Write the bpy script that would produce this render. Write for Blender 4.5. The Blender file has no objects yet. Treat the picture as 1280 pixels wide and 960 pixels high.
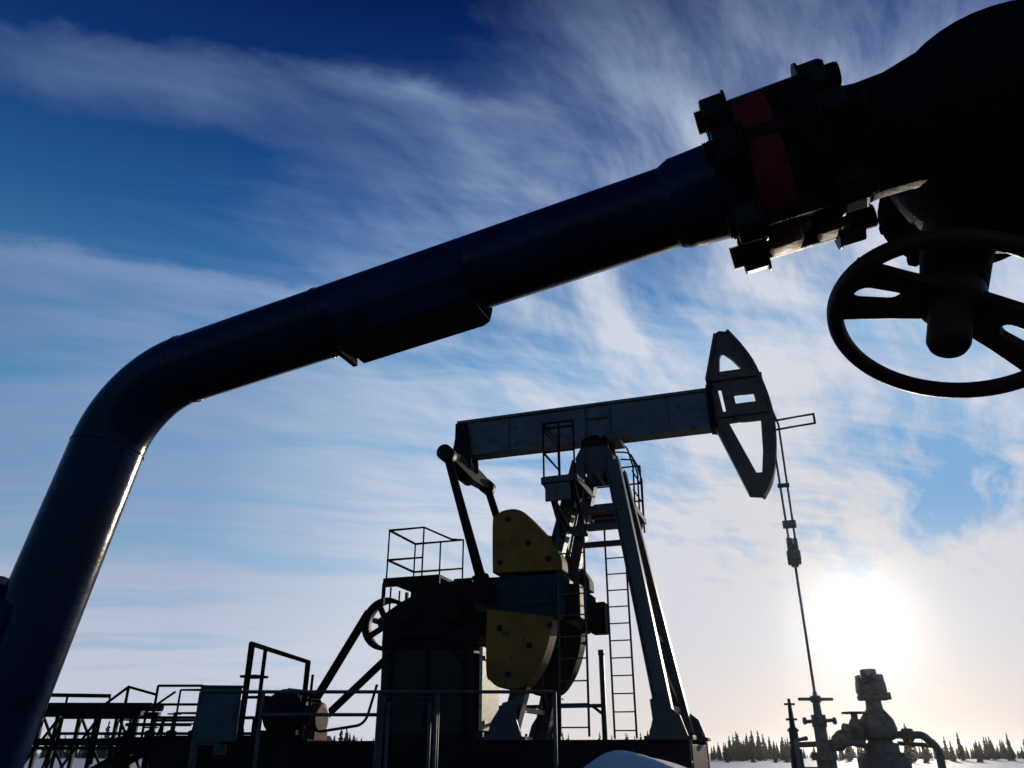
import bpy, bmesh, math, random
from mathutils import Vector, Matrix
R = math.radians
rnd = random.Random(7)
scene = bpy.context.scene
col = scene.collection

# ------------------------------------------------------------------ camera
CAM_H = 0.9
PITCH = R(25.1)
FPX = 983.0                                   # focal length in pixels of a 1280 px wide frame
cam = bpy.data.cameras.new("camera")
cam.sensor_width = 36.0
cam.lens = FPX / 1280.0 * 36.0
cam.clip_start = 0.05
cam.clip_end = 6000.0
cam_o = bpy.data.objects.new("camera", cam)
col.objects.link(cam_o)
cam_o.location = (0, 0, CAM_H)
cam_o.rotation_euler = (R(90) + PITCH, 0, 0)
scene.camera = cam_o

# ------------------------------------------------------------------ sun, exposure
SUN_AZ, SUN_EL = R(23.2), R(8.2)               # azimuth to the right of the view, height above the horizon
SUN_DIR = Vector((math.sin(SUN_AZ) * math.cos(SUN_EL), math.cos(SUN_AZ) * math.cos(SUN_EL), math.sin(SUN_EL)))
sun = bpy.data.lights.new("sun", 'SUN')
sun.energy = 3.0
sun.angle = R(0.5)
sun.color = (1.0, 0.88, 0.70)
sun_o = bpy.data.objects.new("sun", sun)
col.objects.link(sun_o)
sun_o.rotation_euler = (-SUN_DIR).to_track_quat('-Z', 'Y').to_euler()
sun_o.location = SUN_DIR * 60
scene.view_settings.view_transform = 'Standard'
scene.view_settings.look = 'None'
scene.view_settings.exposure = 0.0
scene.view_settings.gamma = 1.0
scene.view_settings.use_curve_mapping = False
scene.render.engine = 'CYCLES'
scene.cycles.max_bounces = 8
scene.cycles.volume_bounces = 0

# ------------------------------------------------------------------ sky
world = bpy.data.worlds.new("World")
scene.world = world
world.use_nodes = True
nt = world.node_tree
nt.nodes.clear()


class G:
    """small helper that writes node maths"""
    def __init__(s, t): s.t = t
    def link(s, a, b): s.t.links.new(a, b)
    def put(s, sock, v):
        if isinstance(v, bpy.types.NodeSocket): s.link(v, sock)
        elif v is not None: sock.default_value = v
    def m(s, op, a, b=None, c=None, clamp=False):
        n = s.t.nodes.new('ShaderNodeMath'); n.operation = op; n.use_clamp = clamp
        for i, v in enumerate((a, b, c)): s.put(n.inputs[i], v)
        return n.outputs[0]
    def ss(s, x, lo, hi):                      # smoothstep
        n = s.t.nodes.new('ShaderNodeMapRange'); n.interpolation_type = 'SMOOTHSTEP'
        s.put(n.inputs['Value'], x); s.put(n.inputs['From Min'], lo); s.put(n.inputs['From Max'], hi)
        return n.outputs[0]
    def xyz(s, x, y, z):
        n = s.t.nodes.new('ShaderNodeCombineXYZ')
        for i, v in enumerate((x, y, z)): s.put(n.inputs[i], v)
        return n.outputs[0]
    def noise(s, vec, scale, detail=6, rough=0.55, dist=0.0, lac=2.0):
        n = s.t.nodes.new('ShaderNodeTexNoise')
        n.inputs['Scale'].default_value = scale; n.inputs['Detail'].default_value = detail
        n.inputs['Roughness'].default_value = rough; n.inputs['Distortion'].default_value = dist
        n.inputs['Lacunarity'].default_value = lac
        if vec is not None: s.link(vec, n.inputs['Vector'])
        return n.outputs['Fac']
    def mix(s, f, a, b, mode='MIX'):
        n = s.t.nodes.new('ShaderNodeMix'); n.data_type = 'RGBA'; n.blend_type = mode
        s.put(n.inputs['Factor'], f)
        for sock, v in ((n.inputs[6], a), (n.inputs[7], b)):
            if isinstance(v, tuple) and len(v) == 3: v = v + (1,)
            s.put(sock, v)
        return n.outputs[2]
    def ramp(s, x, stops, interp='LINEAR'):
        n = s.t.nodes.new('ShaderNodeValToRGB'); n.color_ramp.interpolation = interp
        e = n.color_ramp.elements
        while len(e) < len(stops): e.new(0.5)
        for k, (p, c) in enumerate(stops):
            e[k].position = p; e[k].color = tuple(c) + (1,) if len(c) == 3 else c
        s.put(n.inputs[0], x)
        return n.outputs[0]


def lin(*rgb):
    return tuple((c / 255 / 12.92) if c / 255 <= 0.04045 else ((c / 255 + 0.055) / 1.055) ** 2.4 for c in rgb)


g = G(nt)
tc = nt.nodes.new('ShaderNodeTexCoord')
vn = nt.nodes.new('ShaderNodeVectorMath'); vn.operation = 'NORMALIZE'
g.link(tc.outputs['Generated'], vn.inputs[0])
D = vn.outputs[0]
sep = nt.nodes.new('ShaderNodeSeparateXYZ'); g.link(D, sep.inputs[0])
dx, dy, dz = sep.outputs
dzp = g.m('MAXIMUM', dz, 0.0)
den = g.m('ADD', dzp, 0.15)
px, py = g.m('DIVIDE', dx, den), g.m('DIVIDE', dy, den)     # the cloud sheet, seen from below
dot = nt.nodes.new('ShaderNodeVectorMath'); dot.operation = 'DOT_PRODUCT'
g.link(D, dot.inputs[0]); dot.inputs[1].default_value = SUN_DIR
sunang = g.m('ARCCOSINE', g.m('MINIMUM', dot.outputs['Value'], 1.0))          # angle to the sun, radians

sky = nt.nodes.new('ShaderNodeTexSky')
sky.sky_type = 'NISHITA'
sky.sun_disc = False
sky.sun_elevation = SUN_EL
sky.sun_rotation = SUN_AZ
sky.altitude = 0
sky.air_density = 1.0
sky.dust_density = 0.4
sky.ozone_density = 3.0
# deep polarised blue overhead, as in the photograph
elev = g.m('ARCSINE', dz)
deep = g.ramp(g.m('DIVIDE', elev, 1.5708), [(0.0, (0.36, 0.47, 1.0)), (0.114, (0.80, 0.84, 0.92)), (0.204, (0.84, 1.04, 1.10)), (0.296, (0.55, 0.94, 1.12)),
                                           (0.389, (0.20, 0.52, 0.86)), (0.478, (0.060, 0.24, 0.60)), (0.567, (0.016, 0.085, 0.32)), (1.0, (0.015, 0.05, 0.22))])
deep = g.mix(1.0, deep, (1.62, 1.60, 1.56), 'MULTIPLY')
clear = g.mix(1.0, sky.outputs[0], deep, 'MULTIPLY')


def rotp(deg, sx, sy, off=0.0):
    c, s_ = math.cos(R(deg)), math.sin(R(deg))
    a = g.m('ADD', g.m('MULTIPLY', px, c), g.m('MULTIPLY', py, s_))
    b = g.m('ADD', g.m('MULTIPLY', px, -s_), g.m('MULTIPLY', py, c))
    return a, b, g.xyz(g.m('MULTIPLY', a, sx), g.m('MULTIPLY', b, sy), off)


P0 = g.xyz(px, py, 0.0)
warp = g.noise(P0, 1.5, 3, 0.42)
wv = g.m('MULTIPLY', g.m('SUBTRACT', warp, 0.5), 0.30)


def streaks(deg, sx, sy, off, scale, detail=8, rough=0.6):
    c, s_ = math.cos(R(deg)), math.sin(R(deg))
    a = g.m('ADD', g.m('MULTIPLY', px, c), g.m('MULTIPLY', py, s_))
    b = g.m('ADD', g.m('ADD', g.m('MULTIPLY', px, -s_), g.m('MULTIPLY', py, c)), wv)
    return g.noise(g.xyz(g.m('MULTIPLY', a, sx), g.m('MULTIPLY', b, sy), off), scale, detail, rough, 0.10)


stA = streaks(17, 0.55, 3.0, 1.3, 1.3, 9, 0.55)
stB = streaks(58, 0.6, 1.9, 5.2, 2.8, 8, 0.60)
stF = streaks(30, 0.6, 2.0, 9.1, 5.0, 7, 0.5)      # fine combed fibres
side = g.ss(px, -0.35, 0.15)
st = g.m('ADD', g.m('MULTIPLY', stA, g.m('SUBTRACT', 1.0, side)), g.m('MULTIPLY', stB, side))
fine = g.noise(g.xyz(px, py, 3.0), 7.0, 8, 0.62, 0.4)
big = g.noise(g.xyz(px, py, 8.0), 1.15, 3, 0.5)


def ndist(x0, y0, x1, y1):                       # signed distance to a line of the cloud sheet
    l = math.hypot(x1 - x0, y1 - y0)
    nx, ny = -(y1 - y0) / l, (x1 - x0) / l
    return g.m('ADD', g.m('ADD', g.m('MULTIPLY', px, nx), g.m('MULTIPLY', py, ny)), -(x0 * nx + y0 * ny))


wob = g.m('MULTIPLY', g.m('SUBTRACT', fine, 0.5), 0.09)
wob2 = g.m('MULTIPLY', g.m('SUBTRACT', stA, 0.5), 0.16)
fib = g.m('MULTIPLY_ADD', g.m('SUBTRACT', stF, 0.5), 1.7, 1.0)
# first wisp, a thin band high on the left, soft below and sharper above
d1 = g.m('ADD', g.m('ADD', ndist(-0.593, 0.724, -0.123, 0.833), wob), g.m('MULTIPLY', wob2, 0.6))
band1 = g.m('MULTIPLY', g.m('MULTIPLY', g.ss(d1, 0.13, 0.0), g.ss(d1, -0.045, 0.01)), g.ss(px, 0.15, -0.15))
# second bank: everything beyond its edge is veiled
d2 = g.m('ADD', g.m('ADD', ndist(-0.834, 1.055, -0.353, 1.236), wob), wob2)
bank2 = g.m('MULTIPLY', g.ss(d2, -0.015, 0.035), g.ss(px, -0.05, -0.40))
bank2 = g.m('MULTIPLY', bank2, g.m('MULTIPLY_ADD', g.ss(d2, 0.05, 0.55), -0.45, 1.0))
# third: the haze of wisps right of the middle
d3 = g.m('ADD', g.m('ADD', ndist(-0.25, 0.90, 0.02, 0.66), g.m('MULTIPLY', wob, 2.0)), g.m('MULTIPLY', wob2, 0.8))
bank3 = g.m('MULTIPLY', g.ss(d3, -0.10, 0.22), g.ss(py, 2.2, 1.2))
veil = g.ss(py, 1.55, 3.0)
sunveil = g.ss(sunang, 0.85, 0.16)
cov = g.m('MULTIPLY', g.m('MULTIPLY', band1, 0.34), g.m('MULTIPLY', fib, fib))
cov = g.m('ADD', cov, g.m('MULTIPLY', g.m('MULTIPLY', bank2, 0.62), fib))
cov = g.m('ADD', cov, g.m('MULTIPLY', g.m('MULTIPLY', bank3, g.m('MULTIPLY_ADD', g.ss(stB, 0.36, 0.72), 0.48, 0.10)), fib))
cov = g.m('ADD', cov, g.m('MULTIPLY', veil, g.m('MULTIPLY_ADD', g.ss(st, 0.3, 0.62), 0.40, 0.34)))
cov = g.m('ADD', cov, g.m('MULTIPLY', sunveil, g.m('MULTIPLY_ADD', g.ss(stB, 0.34, 0.66), 0.50, 0.22)))
cov = g.m('ADD', cov, g.m('MULTIPLY', g.m('SUBTRACT', st, 0.5), g.m('MULTIPLY_ADD', g.ss(py, 0.8, 1.8), 0.85, 0.10)))
stD = streaks(20, 0.42, 3.4, 14.0, 3.0, 9, 0.62)
stE = streaks(10, 0.30, 2.4, 21.0, 1.6, 8, 0.58)
cov = g.m('ADD', cov, g.m('MULTIPLY', g.m('SUBTRACT', stD, 0.5), g.m('MULTIPLY_ADD', g.ss(py, 0.65, 1.3), 0.70, 0.24)))
cov = g.m('ADD', cov, g.m('MULTIPLY', g.m('SUBTRACT', g.ss(stE, 0.40, 0.62), 0.40), g.m('MULTIPLY', g.ss(py, 1.0, 1.7), 0.58)))
cov = g.m('ADD', cov, g.m('MULTIPLY', g.m('SUBTRACT', big, 0.5), 0.25))
# a clear window low on the right
w1 = g.m('EXPONENT', g.m('MULTIPLY', g.m('ADD', g.m('POWER', g.m('DIVIDE', g.m('SUBTRACT', px, 1.25), 0.16), 2.0), g.m('POWER', g.m('DIVIDE', g.m('SUBTRACT', py, 2.02), 0.30), 2.0)), -1.0))
w1 = g.m('MULTIPLY', w1, g.m('MULTIPLY_ADD', g.ss(stB, 0.35, 0.6), -0.75, 1.15))
cov = g.m('SUBTRACT', cov, g.m('MULTIPLY', w1, 0.50))
cov = g.m('SUBTRACT', cov, g.m('MULTIPLY', g.ss(py, 1.0, 0.6), 0.09))
cov = g.m('ADD', cov, g.m('MULTIPLY', g.m('MULTIPLY', g.ss(dz, 0.26, 0.05), g.ss(sunang, 0.6, 0.15)), 0.28))
cov = g.m('MULTIPLY', g.m('MAXIMUM', cov, 0.0), 1.0, clamp=True)
cov = g.m('MULTIPLY', cov, 0.95)
# what the thin cloud gives off: sunlight scattered forward, so brighter towards the sun
ccol = g.ramp(g.m('DIVIDE', sunang, 1.5708), [(0.0, lin(212, 210, 209)), (0.10, lin(219, 218, 222)), (0.22, lin(217, 219, 230)),
                                             (0.34, lin(200, 210, 226)), (0.42, lin(168, 186, 212)), (0.50, lin(138, 161, 198)), (0.62, lin(130, 153, 190)), (0.75, lin(90, 110, 156)), (1.0, lin(70, 88, 130))])
lowc = g.m('MULTIPLY', g.ss(dz, 0.30, 0.05), g.ss(sunang, 2.0, 1.2))
ccol = g.mix(g.m('MULTIPLY', lowc, 0.75), ccol, lin(212, 214, 225))
cov = g.m('MINIMUM', g.m('ADD', cov, g.m('MULTIPLY', g.ss(dz, 0.24, 0.04), 0.24)), 0.97)
warm = g.m('MULTIPLY', g.ss(dz, 0.16, 0.0), g.ss(sunang, 0.75, 0.05))
ccol = g.mix(g.m('MULTIPLY', warm, 0.9), ccol, lin(236, 222, 210))
STR = 0.10
clear_s = g.mix(1.0, g.mix(1.0, clear, (STR, STR, STR), 'MULTIPLY'), g.mix(g.ss(dz, 0.10, 0.27), lin(208, 216, 228), lin(126, 172, 216)), 'DARKEN')
skycol = g.mix(cov, clear_s, ccol)
# the half of the sky away from the low sun is darker
back = g.ss(sunang, 1.25, 2.2)
skycol = g.mix(back, skycol, g.mix(1.0, skycol, (0.64, 0.66, 0.72), 'MULTIPLY'))
# the sun burning through the veil
def gauss(w): return g.m('EXPONENT', g.m('MULTIPLY', g.m('POWER', g.m('DIVIDE', sunang, w), 2.0), -1.0))
glow = g.m('ADD', g.m('ADD', g.m('MULTIPLY', gauss(0.036), 0.10), g.m('MULTIPLY', gauss(0.085), 0.0)), g.m('MULTIPLY', g.m('EXPONENT', g.m('DIVIDE', sunang, -0.10)), 0.03))
skycol = g.mix(1.0, skycol, g.mix(1.0, (1.0, 0.97, 0.93), g.xyz(glow, glow, glow), 'MULTIPLY'), 'ADD')
bg = nt.nodes.new('ShaderNodeBackground')
skydiv = g.mix(1.0, skycol, (1 / STR, 1 / STR, 1 / STR), 'MULTIPLY')
g.link(skydiv, bg.inputs['Color'])
bg.inputs['Strength'].default_value = STR
out = nt.nodes.new('ShaderNodeOutputWorld')
g.link(bg.outputs[0], out.inputs['Surface'])


# ------------------------------------------------------------------ materials
def material(name, base, rough=0.5, metal=0.0, spec=0.5, var=0.35, vscale=6.0, rust_shade=None, rust_amt=0.0, bump=0.0, bscale=60.0, rough_var=0.15):
    m = bpy.data.materials.new(name)
    m.use_nodes = True
    t = m.node_tree
    b = t.nodes['Principled BSDF']
    q = G(t)
    c = t.nodes.new('ShaderNodeTexCoord').outputs['Object']
    n1 = q.noise(c, vscale, 6, 0.6)
    lo = tuple(x * (1 - var) for x in base); hi = tuple(x * (1 + var) for x in base)
    colr = q.ramp(n1, [(0.3, lo), (0.7, hi)])
    if rust_shade:
        n2 = q.noise(c, vscale * 2.3, 8, 0.7)
        colr = q.mix(q.ss(n2, 0.62 - rust_amt * 0.4, 0.72 - rust_amt * 0.2), colr, rust_shade)
    q.link(colr, b.inputs['Base Color'])
    n3 = q.noise(c, vscale * 4, 5, 0.6)
    q.link(q.m('MULTIPLY_ADD', q.m('SUBTRACT', n3, 0.5), rough_var * 2, rough), b.inputs['Roughness'])
    b.inputs['Metallic'].default_value = metal
    b.inputs['Specular IOR Level'].default_value = spec
    if bump:
        bn = t.nodes.new('ShaderNodeBump'); bn.inputs['Strength'].default_value = bump; bn.inputs['Distance'].default_value = 0.01
        q.link(q.noise(c, bscale, 6, 0.65), bn.inputs['Height'])
        q.link(bn.outputs[0], b.inputs['Normal'])
    return m


M = {
    'pipe': material('navy pipe paint', (0.004, 0.013, 0.042), 0.16, spec=0.10, vscale=9, rust_shade=(0.014, 0.008, 0.006), rust_amt=0.12, bump=0.08, bscale=45, rough_var=0.10),
    'valve': material('black valve paint', (0.005, 0.005, 0.008), 0.55, spec=0.02, vscale=14, bump=0.55, bscale=75),
    'stud': material('oily black steel', (0.006, 0.006, 0.006), 0.45, spec=0.15, vscale=30, bump=0.4, bscale=120),
    'red': material('dull red primer', (0.16, 0.006, 0.007), 0.6, spec=0.15, vscale=30, bump=0.3, bscale=90),
    'wheel': material('oxide red handwheel paint', (0.060, 0.014, 0.011), 0.5, spec=0.15, vscale=25, bump=0.3, bscale=90),
    'beam': material('weathered grey blue steel', (0.075, 0.070, 0.080), 0.55, vscale=2.5, rust_shade=(0.035, 0.022, 0.016), rust_amt=0.3, bump=0.2, bscale=30),
    'steel': material('dark weathered steel', (0.022, 0.021, 0.022), 0.5, vscale=4, rust_shade=(0.05, 0.028, 0.018), rust_amt=0.25, bump=0.25, bscale=40),
    'leg': material('grimy lattice steel', (0.058, 0.048, 0.044), 0.5, vscale=4, rust_shade=(0.06, 0.035, 0.025), rust_amt=0.2, bump=0.2, bscale=40),
    'head': material('haze browned head steel', (0.080, 0.038, 0.018), 0.55, vscale=3, rust_shade=(0.045, 0.022, 0.014), rust_amt=0.3, bump=0.2, bscale=40),  # brown cast of the sun haze mixed into the steel colour
    'black': material('oil stained black steel', (0.007, 0.007, 0.008), 0.6, spec=0.05, vscale=3, bump=0.3, bscale=25),
    'teal': material('dark teal paint', (0.012, 0.025, 0.029), 0.55, spec=0.15, vscale=5, bump=0.2, bscale=40),
    'cabinet': material('blue green cabinet paint', (0.008, 0.034, 0.050), 0.45, vscale=5, bump=0.1, bscale=40),
    'yellow': material('faded ochre yellow paint', (0.25, 0.100, 0.010), 0.65, spec=0.2, vscale=2.2, rust_shade=(0.07, 0.035, 0.01), rust_amt=0.16, bump=0.25, bscale=30),
    'rust_shade': material('shaded far weight brown', (0.045, 0.018, 0.008), 0.75, spec=0.1, vscale=3, bump=0.3, bscale=30),  # shade on the far counterweights put into a darker brown
    'pedestal': material('brown black cast steel', (0.022, 0.017, 0.014), 0.65, spec=0.15, vscale=2.5, rust_shade=(0.04, 0.02, 0.012), rust_amt=0.2, bump=0.4, bscale=20),
    'tan': material('sunlit tan guard paint', (0.55, 0.43, 0.24), 0.6, vscale=5, rust_shade=(0.15, 0.08, 0.04), rust_amt=0.1),
    'galv': material('dull galvanised pipe', (0.065, 0.062, 0.062), 0.6, spec=0.15, vscale=10),
    'rail': material('dark painted rail', (0.012, 0.012, 0.014), 0.75, spec=0.0, vscale=10),
    'rope': material('greased wire rope', (0.16, 0.15, 0.13), 0.6, metal=0.1, vscale=20),  # base colour lightened to stand for the glare veil on the ropes
    'rod': material('polished steel rod', (0.28, 0.27, 0.25), 0.3, metal=0.7, vscale=20),  # glare veil over the rod lightens this base too
    'tree_valve': material('glare lightened wellhead brown', (0.25, 0.18, 0.12), 0.6, spec=0.3, vscale=8, rust_shade=(0.06, 0.03, 0.02), rust_amt=0.2, bump=0.3, bscale=50),  # lens glare over the wellheads put into a lighter base colour
    'concrete': material('stained concrete', (0.10, 0.095, 0.09), 0.85, vscale=5, bump=0.4, bscale=30),
    'earth': material('dark bounce pad earth', (0.012, 0.011, 0.010), 0.9, spec=0.2, vscale=3, bump=0.8, bscale=8),
    'needles': material('spruce needles', (0.075, 0.068, 0.042), 0.8, spec=0.2, var=0.5, vscale=0.8),  # base raised to imitate haze fading the far trees
    'bark': material('spruce bark', (0.06, 0.045, 0.035), 0.9, spec=0.2, vscale=3),
    'glass': material('gauge glass', (0.5, 0.52, 0.52), 0.15, vscale=5),
}
snow = bpy.data.materials.new('wind packed snow')
snow.use_nodes = True
t = snow.node_tree; b = t.nodes['Principled BSDF']; q = G(t)
c = t.nodes.new('ShaderNodeTexCoord').outputs['Object']
q.link(q.ramp(q.noise(c, 0.6, 8, 0.65), [(0.3, (0.62, 0.66, 0.74)), (0.7, (0.80, 0.82, 0.86))]), b.inputs['Base Color'])
b.inputs['Roughness'].default_value = 0.65
b.inputs['Specular IOR Level'].default_value = 0.25
bn = t.nodes.new('ShaderNodeBump'); bn.inputs['Strength'].default_value = 0.9; bn.inputs['Distance'].default_value = 0.12
q.link(q.noise(c, 4.0, 9, 0.72), bn.inputs['Height']); q.link(bn.outputs[0], b.inputs['Normal'])
M['snow'] = snow


# ------------------------------------------------------------------ mesh helpers
def frame(d, up=None):
    d = Vector(d).normalized()
    up = Vector(up) if up is not None else Vector((0, 0, 1))
    if abs(d.dot(up.normalized())) > 0.98: up = Vector((0, 1, 0)) if abs(d.y) < 0.9 else Vector((1, 0, 0))
    a = up.cross(d).normalized()
    return a, d.cross(a).normalized(), d


class MB:
    def __init__(s): s.bm = bmesh.new(); s.smooth = False
    def _ring(s, c, a, b, r, n, ph=0.0):
        return [s.bm.verts.new(c + a * (r * math.cos(2 * math.pi * k / n + ph)) + b * (r * math.sin(2 * math.pi * k / n + ph))) for k in range(n)]
    def _face(s, vs, sm=False):
        try:
            f = s.bm.faces.new(vs); f.smooth = sm
            return f
        except ValueError:
            return None
    def _skin(s, rings, caps=True, sm=True):
        n = len(rings[0])
        for r0, r1 in zip(rings, rings[1:]):
            for k in range(n): s._face((r0[k], r0[(k + 1) % n], r1[(k + 1) % n], r1[k]), sm)
        if caps:
            s._face(list(reversed(rings[0]))); s._face(rings[-1])
        return s
    def cyl(s, p0, p1, r0, r1=None, n=14, sm=True, ph=0.0):
        p0, p1 = Vector(p0), Vector(p1); a, b, d = frame(p1 - p0)
        r1 = r0 if r1 is None else r1
        return s._skin([s._ring(p0, a, b, r0, n, ph), s._ring(p1, a, b, r1, n, ph)], True, sm)
    def lathe(s, p0, axis, prof, n=32, sm=True, up=None):          # prof: (distance along axis, radius)
        p0 = Vector(p0); a, b, d = frame(axis, up)
        return s._skin([s._ring(p0 + d * t, a, b, max(r, 1e-4), n) for t, r in prof], True, sm)
    def tube(s, pts, r, n=8, closed=False, sm=True):
        pts = [Vector(p) for p in pts]; rings = []; up = None
        N = len(pts)
        for i, p in enumerate(pts):
            if closed: d = (pts[(i + 1) % N] - pts[i - 1])
            else: d = pts[min(i + 1, N - 1)] - pts[max(i - 1, 0)]
            d.normalize()
            if up is None: a, b, _ = frame(d)
            else:
                a = (up - d * up.dot(d)).normalized(); b = d.cross(a)
            up = a
            k = 1.0
            if not closed and 0 < i < N - 1:                       # keep the width through sharp corners
                d0 = (pts[i] - pts[i - 1]).normalized(); k = 1 / max(0.6, math.sqrt(max(0.0, (1 + d0.dot((pts[i + 1] - pts[i]).normalized())) / 2)))
            rr = r[i] if isinstance(r, (list, tuple)) else r
            rings.append(s._ring(p, a, b, rr * k, n))
        if closed: rings.append(rings[0]); return s._skin(rings, False, sm)
        return s._skin(rings, True, sm)
    def box(s, c, size, ax=None, bev=0.0):
        c = Vector(c); ax = ax or (Vector((1, 0, 0)), Vector((0, 1, 0)), Vector((0, 0, 1)))
        h = [x / 2 for x in size]; vs = []
        for i in (-1, 1):
            for j in (-1, 1):
                for k in (-1, 1): vs.append(s.bm.verts.new(c + ax[0] * (i * h[0]) + ax[1] * (j * h[1]) + ax[2] * (k * h[2])))
        fs = [s._face([vs[q] for q in f]) for f in ((0, 1, 3, 2), (4, 6, 7, 5), (0, 4, 5, 1), (2, 3, 7, 6), (0, 2, 6, 4), (1, 5, 7, 3))]
        if bev:
            es = list({e for f in fs for e in f.edges})
            bmesh.ops.bevel(s.bm, geom=es, offset=bev, segments=2, affect='EDGES', profile=0.5)
        return s
    def bar(s, p0, p1, w, h, up=None, bev=0.0):
        p0, p1 = Vector(p0), Vector(p1); a, b, d = frame(p1 - p0, up)
        return s.box((p0 + p1) / 2, (w, h, (p1 - p0).length), (a, b, d), bev)
    def channel(s, p0, p1, w, h, t=0.02, up=None):                # two flanges and a web
        p0, p1 = Vector(p0), Vector(p1); a, b, d = frame(p1 - p0, up)
        for k in (-1, 1): s.box((p0 + p1) / 2 + a * (k * (w / 2 - t / 2)), (t, h, (p1 - p0).length), (a, b, d))
        return s.box((p0 + p1) / 2, (w - 2 * t - 0.002, t, (p1 - p0).length - 0.004), (a, b, d))
    def prism(s, outline, o, ax, ay, az, thick, sm=False):        # outline in (ax, ay), thickness centred along az
        o = Vector(o); ax, ay, az = Vector(ax), Vector(ay), Vector(az)
        r0 = [s.bm.verts.new(o + ax * x + ay * y - az * (thick / 2)) for x, y in outline]
        r1 = [s.bm.verts.new(o + ax * x + ay * y + az * (thick / 2)) for x, y in outline]
        return s._skin([r0, r1], True, sm)
    def build(s, name, mat, parent=None, bevel=0.0, loc=None):
        bmesh.ops.recalc_face_normals(s.bm, faces=s.bm.faces)
        me = bpy.data.meshes.new(name); s.bm.to_mesh(me); s.bm.free()
        me.materials.append(M[mat] if isinstance(mat, str) else mat)
        o = bpy.data.objects.new(name, me); col.objects.link(o)
        if loc is not None: o.location = loc
        if parent: o.parent = parent
        if bevel:
            md = o.modifiers.new('bevel', 'BEVEL'); md.width = bevel; md.segments = 2; md.limit_method = 'ANGLE'; md.angle_limit = R(40)
        return o


def build_each(mb, name, mat, parent, bevel=0.0):
    """every loose piece of the mesh becomes an object of its own"""
    bm = mb.bm; left = set(bm.verts); made = []
    while left:
        seed_ = left.pop(); isl = {seed_}; stack = [seed_]
        while stack:
            v = stack.pop()
            for e in v.link_edges:
                o_ = e.other_vert(v)
                if o_ not in isl: isl.add(o_); stack.append(o_); left.discard(o_)
        m2 = MB(); mp = {v: m2.bm.verts.new(v.co) for v in isl}
        for f in {f for v in isl for f in v.link_faces}:
            nf = m2.bm.faces.new([mp[v] for v in f.verts]); nf.smooth = f.smooth
        made.append(m2.build(name, mat, parent, bevel))
    bm.free()
    return made


def plate(name, outline, holes, thick, mat, parent, o, ax, ay, az, bevel=0.006):
    """a flat plate with openings cut through it"""
    cu = bpy.data.curves.new(name, 'CURVE'); cu.dimensions = '2D'; cu.fill_mode = 'BOTH'; cu.extrude = thick / 2; cu.bevel_depth = bevel
    for ring in [outline] + holes:
        sp = cu.splines.new('POLY'); sp.points.add(len(ring) - 1); sp.use_cyclic_u = True
        for p, (x, y) in zip(sp.points, ring): p.co = (x, y, 0, 1)
    tmp = bpy.data.objects.new(name, cu)
    me = bpy.data.meshes.new_from_object(tmp)
    bpy.data.objects.remove(tmp); bpy.data.curves.remove(cu)
    ax, ay, az = Vector(ax), Vector(ay), Vector(az)
    me.transform(Matrix((ax, ay, az)).transposed().to_4x4())
    me.transform(Matrix.Translation(o))
    me.name = name; me.materials.clear(); me.materials.append(M[mat])
    ob = bpy.data.objects.new(name, me); col.objects.link(ob); ob.parent = parent
    return ob


def tag(o, label=None, cat=None, group=None, kind=None):
    for k, v in (('label', label), ('category', cat), ('group', group), ('kind', kind)):
        if v: o[k] = v
    return o


def thing(name, label, cat, loc=(0, 0, 0), rz=0.0, group=None):
    o = bpy.data.objects.new(name, None); col.objects.link(o); o.location = loc; o.rotation_euler = (0, 0, rz)
    o.empty_display_size = 0.2
    return tag(o, label, cat, group)


CT, ST = math.cos(PITCH), math.sin(PITCH)


def ray(x, y):
    up = 480 - y
    return Vector((x - 640, FPX * CT - up * ST, FPX * ST + up * CT))


def at(x, y, Y):                                  # a point seen at a photo pixel, Y metres ahead
    r = ray(x, y); return Vector((0, 0, CAM_H)) + r * (Y / r.y)


def atd(x, y, d):                                 # the same with the distance along the lens axis
    return Vector((0, 0, CAM_H)) + ray(x, y) * (d / FPX)


def smooth_path(pts, radius, seg=10):
    """rounds the corners of a polyline"""
    pts = [Vector(p) for p in pts]; outp = [pts[0]]
    for i in range(1, len(pts) - 1):
        a, b_, c_ = pts[i - 1], pts[i], pts[i + 1]
        d0, d1 = (a - b_).normalized(), (c_ - b_).normalized()
        ang = d0.angle(d1); tl = min(radius / math.tan(ang / 2), (a - b_).length * 0.49, (c_ - b_).length * 0.49)
        p0, p1 = b_ + d0 * tl, b_ + d1 * tl
        rr = tl * math.tan(ang / 2); cen = b_ + (d0 + d1).normalized() * (rr / math.sin(ang / 2))
        v0, v1 = p0 - cen, p1 - cen; tot = v0.angle(v1)
        for k in range(seg + 1):
            f = k / seg
            outp.append(cen + (v0 * math.sin((1 - f) * tot) + v1 * math.sin(f * tot)) / math.sin(tot))
    return outp + [pts[-1]]


# ------------------------------------------------------------------ ground
def ground_h(x, y):
    r = math.hypot(x, y)
    k = min(1.0, max(0.0, (r - 45) / 60))
    return k * (0.16 * math.sin(x * 0.045 + 1.0) * math.cos(y * 0.031) + 0.10 * math.sin(x * 0.11 + y * 0.07))


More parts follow.
